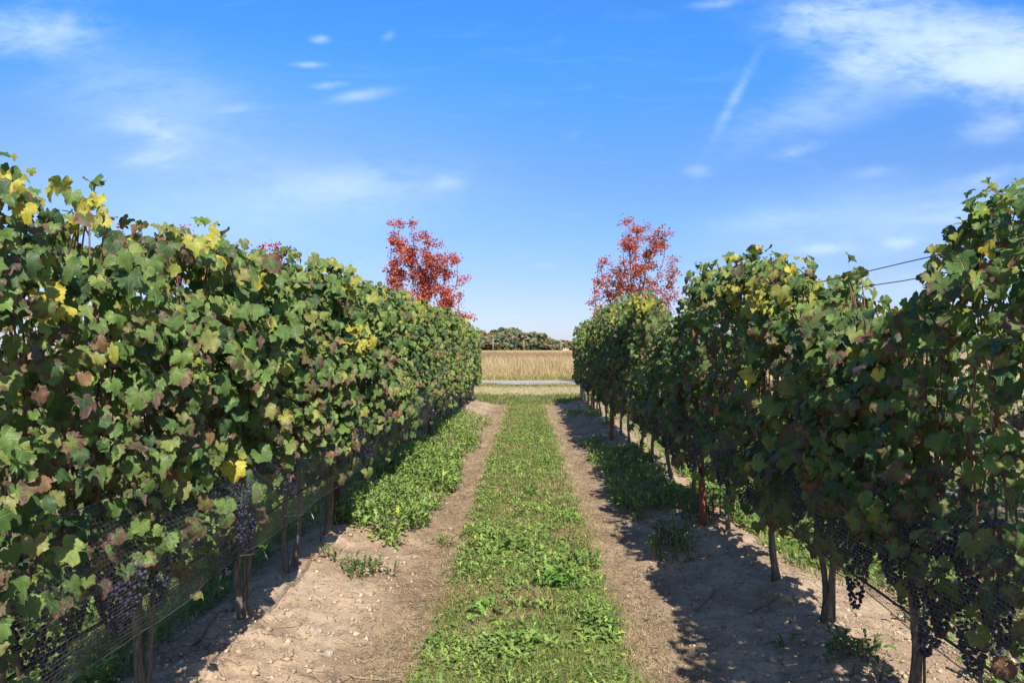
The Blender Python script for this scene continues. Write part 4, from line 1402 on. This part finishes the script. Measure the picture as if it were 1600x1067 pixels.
kinds = {'green': ('dull green tree', [far_tree_mesh(s, (.135, .155, .085)) for s in (1, 2, 3)]), 'olive': ('olive brown tree', [far_tree_mesh(s, (.20, .175, .095)) for s in (4, 5)]),  # crown tints lightened and greyed: distance haze is put into the colour
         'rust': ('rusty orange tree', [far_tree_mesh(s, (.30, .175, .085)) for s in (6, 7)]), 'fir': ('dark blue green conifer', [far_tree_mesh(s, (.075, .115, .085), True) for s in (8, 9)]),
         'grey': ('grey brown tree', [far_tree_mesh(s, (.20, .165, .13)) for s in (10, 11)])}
SKYL = ([600, 700, 742, 752, 765, 780, 793, 806, 818, 830, 845, 858, 863, 875, 886, 900, 1000], [522, 520, 516, 517, 515, 513, 512, 513, 517, 517, 523, 527, 531, 530, 532, 533, 532])
r = np.random.default_rng(77)
D0 = 420.0
wood = []
for row, (dd, frac) in enumerate(((D0 + 60, 1.0), (D0 + 35, .88), (D0 + 15, .70), (D0, .50))):
    rank = ('back', 'upper', 'lower', 'front')[row]
    seen = {}
    for xp in np.arange(722, 915, 8.0 if row < 3 else 7.0):
        xp = xp + r.uniform(-2.2, 2.2)
        ysk = np.interp(xp, *SKYL)
        hgt = (CH + (HY - ysk) / F * dd) * frac * r.uniform(.88, 1.05)
        if row == 3: kk = r.choice(['fir', 'green', 'olive', 'fir'])
        elif row == 2: kk = r.choice(['rust', 'olive', 'grey', 'green', 'fir'])
        else: kk = r.choice(['green', 'olive', 'olive', 'grey', 'rust', 'green'], p=[.3, .2, .15, .15, .1, .1])
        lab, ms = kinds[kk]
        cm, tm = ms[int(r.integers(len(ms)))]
        rt = empty('woodland_tree', ((xp - VX) / F * dd, dd + r.uniform(-5, 5), 0), f'{lab}, {rank} rank of the far wood, {ORD[seen.setdefault(kk, 0)]} from the sunlit row', 'tree', f'{lab}s of the far wood')
        seen[kk] += 1
        rt.rotation_euler = (0, 0, r.uniform(0, 6.28))
        wd = max(hgt, 6.5) * (r.uniform(1.35, 1.8) if kk != 'fir' else .9)
        rt.scale = (wd, wd, hgt)
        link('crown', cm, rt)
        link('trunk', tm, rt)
# undergrowth at the foot of the wood
n = 2600
x = r.uniform(-62, 42, n)
P = np.c_[x, D0 - 6 + r.uniform(0, 55, n), r.random(n) ** 1.6 * 3.6]
C = np.array((.085, .10, .045)) * r.uniform(.5, 1.4, (n, 1)) * np.where(r.random((n, 1)) < .25, np.array([[1.9, 1.2, .8]]), 1)
R = frames(r.normal(0, .7, (n, 3)) + (0, -.8, .5), r.normal(0, 1, (n, 3)))
q = np.array([(-.5, -.5, 0), (.5, -.4, 0), (.6, .4, .1), (-.4, .6, .05)])
V, Fc, cc, _ = scatter(q, np.array([(0, 1, 2, 3)]), None, P, R, r.uniform(.8, 1.8, n), np.c_[C, np.ones(n)])
tag(link('undergrowth', mesh_np('undergrowth', V, Fc, cc, mats=[M_WOODS])), 'scrubby undergrowth along the foot of the far wood', 'undergrowth', kind='stuff')

for xp, yt, dd, lab in ((770.5, 528, 330, 'pale utility pole standing before the far wood'), (818.5, 531, 380, 'thin grey utility pole near the middle of the far wood'), (876.5, 531, 390, 'thin utility pole past the end of the far wood')):
    hgt = CH + (HY - yt) / F * dd
    rt = empty('utility_pole', ((xp - VX) / F * dd, dd, 0), lab, 'pole', 'utility poles across the field')
    link('pole_shaft', mesh_py('pole_shaft', [tube([(0, 0, -.2), (0, 0, hgt * .5), (0, 0, hgt)], [.20, .17, .13], 8)], [M_WOOD]), rt)
    link('crossarm', mesh_py('crossarm', [tube([(-.9, 0, hgt - .4), (0, 0, hgt - .4), (.9, 0, hgt - .4)], .07, 6)], [M_WOOD]), rt)

M_WALL = simple_mat('pale_wall', (.5, .47, .43), (.62, .58, .54), 3, .9, .1)
M_ROOF = simple_mat('brick_roof', (.20, .11, .08), (.28, .16, .12), 3, .9, .1)
X, Y = (884 - VX) / F * 400, 400
rt = empty('farmhouse', (X, Y, 0), 'tiny pale farmhouse at the end of the far wood', 'house')
rt.scale = (.45, .45, .42)
bxv = lambda a, b, c, d_, e, f_: ([(a, c, e), (b, c, e), (b, d_, e), (a, d_, e), (a, c, f_), (b, c, f_), (b, d_, f_), (a, d_, f_)], [(0, 1, 5, 4), (1, 2, 6, 5), (2, 3, 7, 6), (3, 0, 4, 7), (4, 5, 6, 7)])
link('wall', mesh_py('wall', [bxv(-3.2, 3.2, -2.4, 2.4, 0, 1.9)], [M_WALL], False), rt)
link('roof', mesh_py('roof', [([(-3.4, -2.7, 1.9), (3.4, -2.7, 1.9), (3.4, 2.7, 1.9), (-3.4, 2.7, 1.9), (-3.4, 0, 3.2), (3.4, 0, 3.2)], [(0, 1, 5, 4), (2, 3, 4, 5), (0, 4, 3), (1, 2, 5), (0, 3, 2, 1)])], [M_ROOF], False), rt)
for k in (-1.7, 1.2):
    link('window', mesh_py('window', [bxv(k, k + .9, -2.43, -2.41, .7, 1.5)], [M_HOSE], False), rt)
